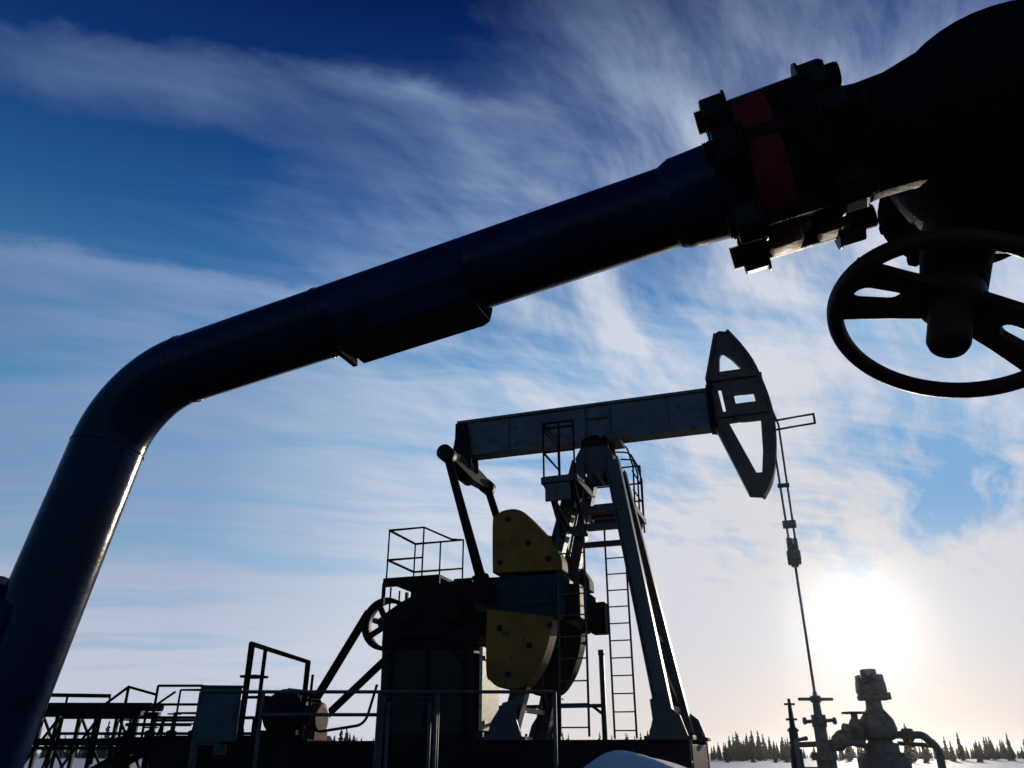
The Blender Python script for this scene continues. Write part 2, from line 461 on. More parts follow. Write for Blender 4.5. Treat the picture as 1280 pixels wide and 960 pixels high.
bm = bmesh.new()
ys = [-60, -20, -5, 2, 8, 14, 20, 28, 36, 45, 56, 70, 86, 105, 130, 160, 200, 250, 310, 400, 600, 900]
xs = [-900, -400, -250, -170, -120, -90, -70, -52, -40, -30, -22, -15, -8, -3, 3, 8, 15, 22, 30, 40, 52, 70, 90, 120, 170, 250, 400, 900]
grid = [[bm.verts.new((x, y, ground_h(x, y))) for x in xs] for y in ys]
for j in range(len(ys) - 1):
    for i in range(len(xs) - 1):
        f = bm.faces.new((grid[j][i], grid[j][i + 1], grid[j + 1][i + 1], grid[j + 1][i])); f.smooth = True
me = bpy.data.meshes.new('snow_ground'); bm.to_mesh(me); bm.free(); me.materials.append(M['snow'])
gr = bpy.data.objects.new('snow_ground', me); col.objects.link(gr); tag(gr, kind='structure')


bm = bmesh.new()  # unseen dark pad, added to cut the snow's bounce light from below
ring = []
for k in range(48):
    a_ = 2 * math.pi * k / 48; rr_ = 33 + 3 * math.sin(a_ * 3 + 1) + 2 * math.sin(a_ * 7)
    ring.append(bm.verts.new((rr_ * math.cos(a_), 4 + rr_ * math.sin(a_), 0.006)))
bm.faces.new(ring)
me = bpy.data.meshes.new('bounce_cut_pad'); bm.to_mesh(me); bm.free(); me.materials.append(M['earth'])
gp0 = bpy.data.objects.new('bounce_cut_pad', me); col.objects.link(gp0); tag(gp0, kind='structure')


def mound(name, cx, cy, rx, ry, h, mat, seed, rough=0.12, sub=26, pw=2.2):
    rr = random.Random(seed); bm = bmesh.new(); rows = []
    ph = [rr.uniform(0, 6) for _ in range(8)]
    for j in range(sub + 1):
        row = []
        for i in range(sub * 2 + 1):
            x = -1 + i / sub; y = -1 + 2 * j / sub; r2 = math.hypot(x, y)
            z = max(0.0, 1 - r2 ** pw)
            n = sum(math.sin(x * (3 + k * 2.1) + ph[k]) * math.cos(y * (2.5 + k * 2.3) + ph[k + 4]) / (1 + k) for k in range(4))
            z = z * (1 + rough * n) - 0.02
            row.append(bm.verts.new((x * rx, y * ry, z * h)))
        rows.append(row)
    for j in range(sub):
        for i in range(sub * 2):
            f = bm.faces.new((rows[j][i], rows[j][i + 1], rows[j + 1][i + 1], rows[j + 1][i])); f.smooth = True
    me = bpy.data.meshes.new(name); bm.to_mesh(me); bm.free(); me.materials.append(M[mat])
    o = bpy.data.objects.new(name, me); col.objects.link(o); o.location = (cx, cy, 0)
    return tag(o, kind='structure')


mound('snow_bank', 1.36, 9.4, 1.25, 1.2, 0.955, 'snow', 3, 0.075, 40)

# ------------------------------------------------------------------ pumping unit
ANG = R(19)
PJ = thing('pumpjack', 'tall dark oil pumpjack with ochre counterweights and a brown horse head, standing on its skid', 'pumpjack', (1.5, 13.0, 0), -ANG)
X, Y, Z = Vector((1, 0, 0)), Vector((0, 1, 0)), Vector((0, 0, 1))
V3 = lambda u, v, z: Vector((u, v, z))

# skid and the extension for the motor
mb = MB()
for v in (-0.95, 0.95):
    mb.channel((-7.6, v, 0.78), (1.30, v, 0.78), 0.22, 0.50, 0.03, up=(0, 0, 1))
    mb.box((-3.15, v, 1.045), (8.9, 0.26, 0.03)); mb.box((-3.15, v, 0.52), (8.9, 0.26, 0.03))
for u in (-7.5, -6.2, -4.9, -3.6, -2.2, -0.9, 0.3, 1.2):
    mb.box((u, 0, 0.78), (0.2, 1.66, 0.44))
mb.box((-2.9, 0, 1.02), (1.8, 1.6, 0.04)); mb.box((0.3, 0, 1.02), (1.6, 1.6, 0.04))
mb.build('skid', 'black', PJ, 0.004)

# samson post: four lattice legs
APEX_Z, FOOT_Z = 5.35, 1.06
feet = {(1, -1): (1.02, -0.92), (1, 1): (1.04, 0.72), (-1, -1): (-1.34, -0.92), (-1, 1): (-1.40, 0.92)}
tops = {(1, -1): (0.33, -0.42), (1, 1): (0.30, 0.30), (-1, -1): (-0.22, -0.42), (-1, 1): (-0.24, 0.42)}
for key in feet:
    (fu, fv), (tu, tv) = feet[key], tops[key]
    a, b_ = V3(fu, fv, FOOT_Z), V3(tu, tv, APEX_Z)
    mb = MB(); mb.channel(a, b_, 0.24, 0.20, 0.022, up=(0, 1, 0))
    leg = mb.build('tower_leg', 'leg', PJ, 0.003)
    mb = MB()
    s_ = key[0]
    mb.prism([(-0.28, 0), (0.28, 0), (0.18, 0.30), (0.02 - 0.16 * s_, 0.55), (-0.12 - 0.10 * s_, 0.50), (-0.20, 0.25)], (fu, fv - 0.14 * (1 if key[1] < 0 else -1), FOOT_Z), X, Z, Y, 0.03)
    mb.box((fu, fv, FOOT_Z + 0.02), (0.66, 0.36, 0.05))
    for k in (-0.22, 0.22):
        mb.cyl((fu + k, fv - 0.1, FOOT_Z), (fu + k, fv - 0.1, FOOT_Z + 0.12), 0.022, n=8)
    mb.build('leg_foot', 'steel', leg, 0.003)
# bracing between the near and far leg of each pair
for s_ in (1, -1):
    mb = MB()
    (fu0, fv0), (tu0, tv0) = feet[(s_, -1)], tops[(s_, -1)]
    (fu1, fv1), (tu1, tv1) = feet[(s_, 1)], tops[(s_, 1)]
    def legp(k, f): 
        return V3(fu0 + (tu0 - fu0) * f, fv0 + (tv0 - fv0) * f, FOOT_Z + (APEX_Z - FOOT_Z) * f) if k < 0 else V3(fu1 + (tu1 - fu1) * f, fv1 + (tv1 - fv1) * f, FOOT_Z + (APEX_Z - FOOT_Z) * f)
    lv = [0.10, 0.34, 0.56, 0.76, 0.92]
    for i, f in enumerate(lv):
        mb.bar(legp(-1, f), legp(1, f), 0.07, 0.07)
        if i < len(lv) - 1:
            mb.bar(legp(-1 if i % 2 else 1, f), legp(1 if i % 2 else -1, lv[i + 1]), 0.055, 0.055)
    mb.build('leg_bracing', 'leg', PJ)
# cross girts below the platform
mb = MB()
for z, v in ((4.50, -0.55), (4.18, -0.6)):
    f = (z - FOOT_Z) / (APEX_Z - FOOT_Z)
    for k in (-1, 1):
        p0 = V3(feet[(-1, k)][0] + (tops[(-1, k)][0] - feet[(-1, k)][0]) * f, k * (0.92 - 0.5 * f), z)
        p1 = V3(feet[(1, k)][0] + (tops[(1, k)][0] - feet[(1, k)][0]) * f, k * (0.92 - 0.5 * f), z)
        mb.bar(p0, p1, 0.08, 0.09)
build_each(mb, 'girt', 'leg', PJ)
# saddle at the top of the post
cp = [(-0.27, 5.16), (0.36, 5.16), (0.35, 5.45), (0.26, 5.62), (-0.20, 5.62), (-0.30, 5.45)]
mb = MB()
for v in (-0.40, 0.36): mb.prism(cp, (0, v, 0), X, Z, Y, 0.04)
mb.box((0.03, 0, 5.52), (0.50, 0.70, 0.14)); mb.box((0.03, -0.02, 5.30), (0.05, 0.74, 0.28)); mb.box((-0.22, -0.02, 5.18), (0.06, 0.74, 0.06)); mb.box((0.31, -0.02, 5.18), (0.06, 0.74, 0.06))
for u in (-0.14, 0.20): mb.box((u, -0.43, 5.37), (0.03, 0.04, 0.40))
mb.build('post_cap', 'steel', PJ, 0.006)
mb = MB()
mb.cyl((0.03, -0.40, 5.72), (0.03, 0.40, 5.72), 0.13, n=20)
for v in (-0.30, 0.30): mb.box((0.03, v, 5.68), (0.46, 0.16, 0.22), bev=0.02)
for v in (-0.30, 0.30):
    for k in (-0.17, 0.17): mb.cyl((0.03 + k, v, 5.78), (0.03 + k, v, 5.84), 0.03, n=6)
mb.build('saddle_bearing', 'black', PJ)

# walking beam
bz0, bz1 = 5.86, 6.52
mb = MB()
prof = [(-2.66, bz0 + 0.03), (2.02, bz0 + 0.03), (2.02, bz1 - 0.03), (-2.56, bz1 - 0.03)]
mb.prism(prof, (0, -0.11, 0), X, Z, Y, 0.022)
mb.prism(prof, (0, 0.11, 0), X, Z, Y, 0.022)
mb.box((-0.30, 0, bz1), (4.66, 0.32, 0.055)); mb.box((-0.33, 0, bz0), (4.74, 0.32, 0.055))
beam = mb.build('walking_beam', 'beam', PJ, 0.004)
mb = MB()
for u in (-0.16, 0.28):
    for v in (-0.136, 0.136): mb.box((u, v, (bz0 + bz1) / 2), (0.03, 0.028, bz1 - bz0 - 0.06))
mb.box((0.06, -0.134, 6.26), (0.38, 0.024, 0.03)); mb.box((0.10, 0, bz0 - 0.07), (0.70, 0.40, 0.075))
for u in (-1.6, 1.3):
    mb.box((u, -0.132, (bz0 + bz1) / 2), (0.02, 0.02, bz1 - bz0 - 0.06))
build_each(mb, 'stiffener', 'steel', beam)
mb = MB()
mb.prism([(-2.60, bz1 - 0.06), (-2.42, bz1 - 0.06), (-2.32, bz0), (-2.30, 5.62), (-2.50, 5.40), (-2.66, 5.5), (-2.70, bz0)], (0, -0.17, 0), X, Z, Y, 0.03)
mb.prism([(-2.60, bz1 - 0.06), (-2.42, bz1 - 0.06), (-2.32, bz0), (-2.30, 5.62), (-2.50, 5.40), (-2.66, 5.5), (-2.70, bz0)], (0, 0.17, 0), X, Z, Y, 0.03)
mb.box((-2.64, 0, 6.2), (0.04, 0.30, 0.6))
mb.build('tail_bracket', 'black', beam)

# horse head
def rounded(pts, n=5):
    """Catmull-Rom through the points, the first and last stay corners"""
    outp = []
    for i in range(len(pts) - 1):
        p0, p1, p2, p3 = pts[max(i - 1, 0)], pts[i], pts[i + 1], pts[min(i + 2, len(pts) - 1)]
        for k in range(n):
            t_ = k / n
            outp.append(tuple(0.5 * (2 * p1[c] + (p2[c] - p0[c]) * t_ + (2 * p0[c] - 5 * p1[c] + 4 * p2[c] - p3[c]) * t_ ** 2 + (3 * p1[c] - p0[c] - 3 * p2[c] + p3[c]) * t_ ** 3) for c in (0, 1)))
    return outp + [pts[-1]]


arc = [(2.44, 7.60), (2.62, 7.30), (2.78, 6.96), (2.88, 6.60), (2.955, 6.22), (2.985, 5.85), (2.96, 5.50), (2.90, 5.15), (2.81, 4.85), (2.66, 4.60)]
arc = rounded(arc, 3)
outl = [(2.30, 7.64)] + arc + rounded([(2.46, 4.63), (2.20, 5.42), (1.99, 6.02), (1.96, 6.40), (2.00, 6.74), (2.10, 7.16), (2.20, 7.58)], 3)
holes = [[(2.245, 7.14), (2.275, 7.22), (2.33, 7.23), (2.45, 7.10), (2.60, 6.88), (2.58, 6.85), (2.215, 6.85)],
         [(2.40, 6.42), (2.74, 6.42), (2.76, 6.22), (2.42, 6.22)],
         [(2.15, 6.56), (2.22, 6.56), (2.26, 6.10), (2.20, 6.10)],
         [(2.26, 5.92), (2.80, 5.92), (2.76, 5.35), (2.70, 4.98), (2.60, 4.98)]]
head = plate('horse_head', outl, holes, 0.12, 'head', PJ, (0, 0, 0), X, Z, -Y, 0.008)
mb = MB()
for i in range(len(arc) - 1):
    p0, p1 = V3(arc[i][0], 0, arc[i][1]), V3(arc[i + 1][0], 0, arc[i + 1][1])
    mb.bar(p0 + (p1 - p0) * 0.0, p1 + (p1 - p0) * 0.03, 0.30, 0.05, up=(1, 0, 0.2))
mb.build('arc_track', 'head', head)
mb = MB()
mb.bar((2.23, 0, 7.58), (2.0, 0, 6.72), 0.26, 0.05, up=(1, 0, 0)); mb.bar((2.0, 0, 6.04), (2.47, 0, 4.66), 0.26, 0.05, up=(1, 0, 0))
mb.box((2.48, 0, 6.70), (0.86, 0.24, 0.05)); mb.box((2.52, 0, 6.02), (0.80, 0.24, 0.05))
mb.build('rib', 'head', head)
mb = MB()
mb.box((2.02, 0, 6.20), (0.10, 0.36, 0.78)); mb.cyl((2.04, -0.24, 6.60), (2.04, 0.24, 6.60), 0.05, n=12); mb.cyl((2.05, -0.22, 5.86), (2.05, 0.22, 5.86), 0.05, n=12)
mb.build('hinge_plate', 'black', head)
mb = MB()                                           # slim bracket sticking out in front of the head
for z in (5.86, 5.70): mb.tube([(2.96, -0.05, z - 0.02), (3.62, -0.05, z + 0.02)], 0.018, 6)
mb.tube([(3.61, -0.05, 5.71), (3.61, -0.05, 5.89)], 0.018, 6)
mb.build('stand_off', 'steel', head)

# equalizer, pitmans, cranks
PIN = (-1.66, 3.17)
mb = MB()
mb.prism([(-1.02, -0.07), (-0.5, -0.12), (0, -0.16), (0.5, -0.12), (1.02, -0.07), (1.02, 0.07), (0.5, 0.12), (0, 0.15), (-0.5, 0.12), (-1.02, 0.07)], (-2.44, 0, 5.58), Y, Z, X, 0.20)
mb.cyl((-2.50, -0.2, 5.52), (-2.50, 0.2, 5.52), 0.15, n=18)
mb.build('equalizer', 'black', PJ, 0.006)
for s_ in (-1, 1):
    mb = MB()
    top, bot = V3(-2.44, s_ * 0.99, 5.58), V3(PIN[0], s_ * 1.10, PIN[1])
    mb.cyl(bot, top, 0.085, 0.070, n=14)
    mb.cyl(top - Y * 0.13, top + Y * 0.13, 0.14, n=18)
    mb.bar(bot + (top - bot) * 0.02, bot + (top - bot) * 0.11, 0.20, 0.20)
    pit = mb.build('pitman_arm', 'black', PJ)
    mb = MB()
    mb.lathe(bot + Y * (-0.13), Y, [(0, 0.12), (0.01, 0.17), (0.25, 0.17), (0.26, 0.12)], 22)
    for k in range(6):
        a_ = k * math.pi / 3
        mb.cyl(bot + V3(0.13 * math.cos(a_), -0.16, 0.13 * math.sin(a_)), bot + V3(0.13 * math.cos(a_), -0.12, 0.13 * math.sin(a_)), 0.02, n=6)
    mb.build('wrist_pin_bearing', 'black', pit)
for s_ in (-1, 1):
    v = s_ * 0.86
    mb = MB()
    mb.prism([(-1.90, 2.98), (-1.82, 2.90), (-0.52, 2.74), (-0.34, 2.82), (-0.32, 3.30), (-0.44, 3.40), (-1.80, 3.42), (-1.90, 3.34)], (0, v, 0), X, Z, Y, 0.22)
    for u in (-1.25, -0.98): mb.cyl((u, v - 0.13, 3.10), (u, v + 0.13, 3.10), 0.05, n=12)
    mb.box((-0.85, v - s_ * -0.115, 3.10), (0.62, 0.02, 0.34))
    mb.cyl((-0.75, v - 0.16, 3.08), (-0.75, v + 0.16, 3.08), 0.14, n=20)
    cr = mb.build('crank', 'teal', PJ, 0.008)
    for nm, outl_ in (('upper', [(-1.55, 3.46), (-1.56, 4.28), (-1.50, 4.40), (-1.36, 4.465), (-1.18, 4.47), (-1.02, 4.40), (-0.86, 4.24), (-0.70, 4.05), (-0.52, 3.80), (-0.42, 3.62), (-0.41, 3.44)]),
                      ('lower', [(-1.64, 2.92), (-1.64, 2.02), (-1.56, 1.86), (-1.42, 1.77), (-1.20, 1.74), (-1.00, 1.80), (-0.84, 1.98), (-0.72, 2.2), (-0.62, 2.5), (-0.58, 2.75)])):
        mb = MB(); mb.prism(rounded(outl_), (0, v + s_ * 0.02, 0), X, Z, Y, 0.36)
        w_ = mb.build('counterweight', 'yellow' if s_ < 0 else 'rust_shade', PJ, 0.018)  # far weights take the shade-darkened brown instead of ochre
        mb = MB()
        zs = (3.62, 4.3) if nm == 'upper' else (2.62, 1.95)
        for (u, z) in ((-1.42, zs[0]), (-0.62, zs[0]), (-1.28, zs[1]), (-0.95, (zs[0] * 0.6 + zs[1] * 0.4))):
            mb.cyl((u, v + s_ * 0.19, z), (u, v + s_ * 0.235, z), 0.045, n=6, sm=False)
        build_each(mb, 'weight_bolt', 'stud', w_)
    # square block on the crank's end with a bolt eye
    mb = MB(); mb.box((-0.30, v + 0.02, 2.98), (0.26, 0.26, 0.52), bev=0.02); mb.cyl((-0.26, v - 0.14, 3.0), (-0.26, v + 0.18, 3.0), 0.06, n=12)
    mb.build('crank_rack_pin', 'black', cr)
# gearbox with its pedestal
mb = MB()
mb.prism([(-3.70, 2.45), (-3.70, 3.02), (-3.40, 3.20), (-3.05, 3.36), (-2.70, 3.47), (-2.40, 3.50), (-2.10, 3.42), (-1.75, 3.22), (-1.20, 3.24), (-0.70, 3.20), (-0.45, 2.98),
          (-0.50, 2.75), (-1.40, 2.62), (-1.85, 2.66), (-2.10, 2.40)], (0, 0, 0), X, Z, Y, 1.10)
gb = mb.build('gearbox', 'black', PJ, 0.03)
mb = MB()
for v in (-0.57, 0.57):
    
    for u in (-3.25, -2.35, -1.4): mb.lathe((u, v * 0.96, 2.98), Y * (1 if v > 0 else -1), [(0, 0.24), (0.06, 0.23), (0.08, 0.14), (0.12, 0.13)], 20)
build_each(mb, 'bearing_cap', 'black', gb)
mb = MB(); mb.cyl((-0.75, -0.95, 3.08), (-0.75, 0.95, 3.08), 0.11, n=18); mb.build('crankshaft', 'steel', gb)
mb = MB()
mb.prism([(-3.66, 1.05), (-3.70, 2.47), (-2.06, 2.47), (-2.02, 1.05)], (0, 0, 0), X, Z, Y, 1.02)
ped = mb.build('gearbox_pedestal', 'pedestal', PJ, 0.01)
mb = MB()
for u in (-3.5, -2.85, -2.2): mb.box((u, -0.532, 1.76), (0.05, 0.05, 1.38))
mb.box((-2.85, -0.53, 1.14), (1.6, 0.06, 0.06))
build_each(mb, 'stiffener', 'black', ped)
# tan belt guard panel beside the pedestal, catching the low sun
mb = MB()
ax_ = (Matrix.Rotation(R(3), 3, 'Z') @ X, Matrix.Rotation(R(3), 3, 'Z') @ Y, Z)
mb.box((-1.975, 0.0, 1.82), (0.05, 0.92, 1.24), ax_, bev=0.01)
gp = mb.build('guard_panel', 'tan', PJ)
mb = MB()
for z in (1.32, 2.28): mb.box((-1.94, 0.02, z), (0.03, 0.80, 0.05), ax_)
build_each(mb, 'hinge_strap', 'steel', gp)
mb = MB(); mb.bar((-1.98, -0.3, 1.05), (-1.98, -0.3, 1.22), 0.05, 0.05); mb.bar((-1.98, 0.35, 1.05), (-1.98, 0.35, 1.22), 0.05, 0.05); build_each(mb, 'bracket', 'steel', gp)

mb = MB(); mb.box((-2.35, -0.1, 3.53), (0.34, 0.5, 0.08), bev=0.015); mb.build('inspection_cover', 'black', gb)
mb = MB(); mb.lathe((-1.95, 0.1, 3.36), Z, [(0, 0.05), (0.12, 0.05), (0.121, 0.09), (0.2, 0.085), (0.24, 0.03)], 16); mb.build('breather', 'black', gb)
mb = MB(); mb.tube(smooth_path([(-3.55, -0.60, 2.3), (-3.3, -0.62, 2.62), (-2.6, -0.62, 2.60), (-2.2, -0.62, 2.2), (-2.15, -0.60, 1.1)], 0.15), 0.025, 8); mb.build('oil_line', 'black', gb)
mb = MB(); mb.tube(smooth_path([(-5.9, -0.35, 1.75), (-5.3, -0.6, 1.45), (-4.6, -0.75, 1.20), (-3.8, -0.72, 1.3), (-3.72, -0.56, 1.9)], 0.2), 0.022, 8); mb.build('cable', 'black', ped)
# gearbox platform with railing
mb = MB()
fl = [(-3.76, -0.52), (-2.70, -0.52), (-2.70, 0.62), (-3.76, 0.62)]
mb.prism(fl, (0, 0, 3.60), X, Y, Z, 0.05)
for v in (-0.50, 0.6): mb.box((-3.23, v, 3.53), (1.06, 0.05, 0.11))
for u in (-3.8, -3.2): mb.bar((u, -0.4, 3.56), (u, -0.4, 3.2), 0.05, 0.05); mb.bar((u, 0.5, 3.56), (u, 0.5, 3.2), 0.05, 0.05)
pf = mb.build('gearbox_platform', 'black', PJ)
mb = MB()
z0, z1 = 3.62, 4.47
def railing(mb, pts, z0, z1, r=0.016, mid=(0.5,), n=6):
    for p in pts: mb.tube([(p[0], p[1], z0), (p[0], p[1], z1)], r, n)
    mb.tube([(p[0], p[1], z1) for p in pts], r, n)
    for m_ in mid: mb.tube([(p[0], p[1], z0 + (z1 - z0) * m_) for p in pts], r, n)
railing(mb, [(-2.74, 0.58), (-3.72, 0.58), (-3.72, -0.48), (-3.05, -0.48)], z0, z1, mid=(0.38,))
mb.tube([(-3.05, -0.48, z1), (-2.74, 0.0, z1 - 0.12), (-2.74, 0.58, z1)], 0.016, 6)
mb.tube([(-3.2, 0.58, z0), (-3.2, 0.58, z1)], 0.016, 6)
mb.build('railing', 'rail', pf)
mb = MB()
for v in (0.15, 0.50): mb.tube([(-3.95, v, 3.60), (-3.98, v, 1.0)], 0.018, 6)
for k in range(10): mb.tube([(-3.96, 0.15, 1.15 + k * 0.25), (-3.96, 0.50, 1.15 + k * 0.25)], 0.012, 6)
mb.build('ladder', 'rail', pf)

# big sheave, belts, motor
SH, MS = V3(-4.26, 0.70, 3.04), V3(-5.62, 0.70, 1.50)
RS, RM = 0.47, 0.15
mb = MB()
mb.lathe(SH - Y * 0.13, Y, [(0, RS - 0.07), (0.001, RS), (0.05, RS - 0.02), (0.09, RS), (0.13, RS - 0.02), (0.17, RS), (0.21, RS - 0.02), (0.26, RS), (0.261, RS - 0.07), (0.13, RS - 0.08)], 40)
bmesh.ops.delete(mb.bm, geom=[f for f in mb.bm.faces if len(f.verts) > 8], context='FACES_ONLY')
mb2 = mb
n = 40
vs = mb.bm.verts[:]; mb.bm.verts.ensure_lookup_table()
for k in range(n): mb._face((mb.bm.verts[k], mb.bm.verts[(k + 1) % n], mb.bm.verts[9 * n + (k + 1) % n], mb.bm.verts[9 * n + k]), True)
mb.cyl(SH - Y * 0.15, SH + Y * 0.15, 0.085, n=16)
for k in range(4):
    a_ = k * math.pi / 2 + 0.5
    mb.bar(SH + V3(math.cos(a_) * 0.07, 0, math.sin(a_) * 0.07), SH + V3(math.cos(a_) * (RS - 0.05), 0, math.sin(a_) * (RS - 0.05)), 0.10, 0.05, up=(0, 1, 0))
shv = mb.build('sheave', 'black', PJ)
mb = MB(); mb.cyl(SH - Y * 0.5, SH + Y * 0.2, 0.05, n=12); mb.bar(SH - Y * 0.3, V3(-3.6, 0.4, 2.95), 0.12, 0.16); mb.build('input_shaft', 'steel', shv)
dvec = MS - SH; dist = dvec.length; ca = (RS - RM) / dist; dirv = dvec.normalized(); nv = V3(-dirv.z, 0, dirv.x)
if nv.z < 0: nv = -nv
sa = math.sqrt(1 - ca * ca)
beltmb = MB()
for sgn in (1, -1):
    nn = dirv * ca + nv * (sa * sgn)
    p0, p1 = SH + nn * (RS + 0.012), MS + nn * (RM + 0.012)
    beltmb.bar(p0, p1, 0.24, 0.035, up=nn)
    for k in (-0.09, -0.03, 0.03, 0.09): beltmb.bar(p0 + Y * k - nn * 0.02, p1 + Y * k - nn * 0.02, 0.03, 0.03, up=nn)
beltmb.build('drive_belts', 'rail', PJ)
mb = MB()
mb.lathe(V3(-5.62, -0.42, 1.50), Y, [(0, 0.14), (0.03, 0.35), (0.16, 0.40), (0.18, 0.375), (0.74, 0.375), (0.76, 0.40), (0.86, 0.36), (0.90, 0.14)], 30)
for k in range(20):
    a_ = k * math.pi / 10
    mb.bar(V3(-5.62 + 0.39 * math.cos(a_), -0.22, 1.50 + 0.39 * math.sin(a_)), V3(-5.62 + 0.39 * math.cos(a_), 0.30, 1.50 + 0.39 * math.sin(a_)), 0.012, 0.05, up=(math.cos(a_), 0, math.sin(a_)))
mb.box((-5.62, -0.06, 1.17), (0.7, 0.66, 0.14)); mb.box((-5.95, -0.1, 1.62), (0.30, 0.34, 0.34), bev=0.02)
mot = mb.build('electric_motor', 'black', PJ)
mb = MB(); mb.cyl(MS - Y * 0.13, MS + Y * 0.13, RM, n=24); mb.cyl(MS - Y * 0.3, MS + Y * 0.14, 0.04, n=12); mb.build('motor_pulley', 'steel', mot)
mb = MB(); mb.prism([(-6.35, 1.04), (-4.95, 1.04), (-5.05, 1.16), (-6.25, 1.16)], (0, -0.1, 0), X, Z, Y, 0.9); mb.build('motor_rails', 'black', mot)
mb = MB()
mb.lathe(V3(-5.18, -0.05, 1.42), X, [(0, 0.20), (0.02, 0.26), (0.16, 0.26), (0.18, 0.20)], 26); mb.box((-5.10, -0.05, 1.14), (0.22, 0.4, 0.20))
br = mb.build('brake_drum', 'red', PJ)
mb = MB(); mb.bar((-5.4, -0.05, 1.42), (-5.18, -0.05, 1.42), 0.1, 0.1); mb.build('shaft', 'steel', br)

# tower platform and railings
for (v0, v1, u0, u1, z) in ((-1.46, -0.48, -0.58, -0.04, 4.80), (0.50, 1.50, -0.42, 0.50, 4.80)):
    mb = MB()
    if v0 < 0: mb.box(((u0 + u1) / 2, (v0 + v1) / 2, z), (u1 - u0, v1 - v0, 0.04))
    for u in (u0, u1): mb.box((u, (v0 + v1) / 2, z - 0.04), (0.05, v1 - v0, 0.10))
    n_ = 4 if v0 > 0 else 3
    for k in range(n_):
        mb.box(((u0 + u1) / 2, v0 + (v1 - v0) * k / (n_ - 1), z - 0.05), (u1 - u0 - 0.06, 0.06, 0.08))
    if v0 > 0:
        for k in range(3): mb.box((u0 + (u1 - u0) * (k + 1) / 4, (v0 + v1) / 2, z), (0.015, v1 - v0 - 0.02, 0.02))
    tp = mb.build('tower_platform', 'steel', PJ)
mb = MB()
mb.box((-0.34, -1.44, 4.56), (0.40, 0.03, 0.28)); mb.build('toe_board', 'beam', tp)
mb = MB()
for v0, s_ in ((-1.44, -1), (1.46, 1)):
    for u in ((-0.5, -0.1) if v0 < 0 else (0.38,)): mb.bar((u, v0, 4.74), (u * 0.95 - 0.02, s_ * 0.62, 4.05), 0.06, 0.06)
mb.bar((-0.56, -1.44, 4.75), (-0.40, -0.65, 4.2), 0.06, 0.06); mb.bar((0.48, 1.46, 4.75), (0.40, 0.65, 4.2), 0.06, 0.06)
build_each(mb, 'knee_brace', 'steel', tp)
mb = MB()
railing(mb, [(-0.06, -1.44), (-0.30, -1.44), (-0.56, -1.44), (-0.56, -0.55)], 4.82, 5.72, mid=(0.45, 0.9))
mb.build('railing', 'rail', tp)
mb = MB()
railing(mb, [(-0.48, 1.48), (0.0, 1.48), (0.48, 1.48)], 4.82, 5.85, mid=(0.33, 0.66))
for v in (0.62, 1.05, 1.48):
    mb.tube(smooth_path([(0.48, v, 4.55), (0.50, v, 5.55), (0.40, v, 5.98), (0.12, v, 6.02)], 0.18, 5), 0.016, 6)
for z in (5.1, 5.45, 5.75): mb.tube([(0.49, 0.55, z), (0.49, 1.48, z)], 0.014, 6)
mb.build('railing', 'rail', tp)

# two ladders up the tower
def ladder(u, v, z0, z1, w, step, lean=0.0, mat='galv'):
    mb = MB()
    for k in (-w / 2, w / 2): mb.tube([(u + k + lean, v, z0), (u + k, v, z1)], 0.018, 6)
    nst = int((z1 - z0) / step)
    for i in range(nst):
        z = z0 + 0.12 + i * step; l_ = lean * (z1 - z) / (z1 - z0)
        mb.tube([(u - w / 2 + l_, v, z), (u + w / 2 + l_, v, z)], 0.012, 6)
    for z in (z0 + 0.5, (z0 + z1) / 2, z1 - 0.3):
        mb.tube([(u - w / 2, v, z), (u - w / 2 - 0.02, v + 0.12, z)], 0.012, 6)
    return mb.build('ladder', mat, PJ)
ladder(-0.27, -0.98, 1.10, 4.78, 0.42, 0.31, -0.04)
ladder(0.02, 0.98, 1.10, 4.80, 0.36, 0.28, -0.0)

# bridle: twin wire ropes, carrier bar, polished rod
mb = MB()
for k in (-1, 1):
    pts = []
    for i in range(60):
        f = i / 59; z = 5.80 + (3.66 - 5.80) * f
        pts.append((2.99 + k * 0.062 * (1 - 0.25 * f), k * 0.03, z))
    mb.tube([(2.985, k * 0.05, 6.1)] + pts, 0.017, 6)
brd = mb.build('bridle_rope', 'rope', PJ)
mb = MB()
mb.box((2.98, 0, 3.60), (0.20, 0.40, 0.15), bev=0.015); mb.cyl((2.98, 0, 3.46), (2.98, 0, 3.80), 0.055, n=12)
for k in (-1, 1): mb.cyl((2.985 + k * 0.05, k * 0.03, 3.50), (2.985 + k * 0.05, k * 0.03, 3.90), 0.032, n=10)
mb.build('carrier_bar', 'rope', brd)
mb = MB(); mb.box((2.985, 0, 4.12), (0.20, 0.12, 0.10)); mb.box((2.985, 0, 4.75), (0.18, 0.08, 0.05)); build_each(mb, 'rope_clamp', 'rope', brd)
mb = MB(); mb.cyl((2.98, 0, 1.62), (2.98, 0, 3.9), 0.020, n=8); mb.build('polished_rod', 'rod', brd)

# concrete blocks under the skid
blk = None
for i, (u, v) in enumerate(((-7.0, 0), (-4.4, 0), (-1.9, 0), (0.7, 0))):
    w = Matrix.Rotation(-ANG, 3, 'Z') @ V3(u, v, 0) + V3(1.5, 13, 0)
    if blk is None:
        mb = MB(); mb.box((0, 0, 0.25), (1.3, 2.5, 0.505), bev=0.02)
        blk = mb.build('concrete_block', 'concrete'); o = blk
    else:
        o = blk.copy(); col.objects.link(o)
    o.location = w; o.rotation_euler = (0, 0, -ANG)
    tag(o, 'stained concrete footing block under the pumpjack skid', 'footing', 'footings under the pumpjack skid')

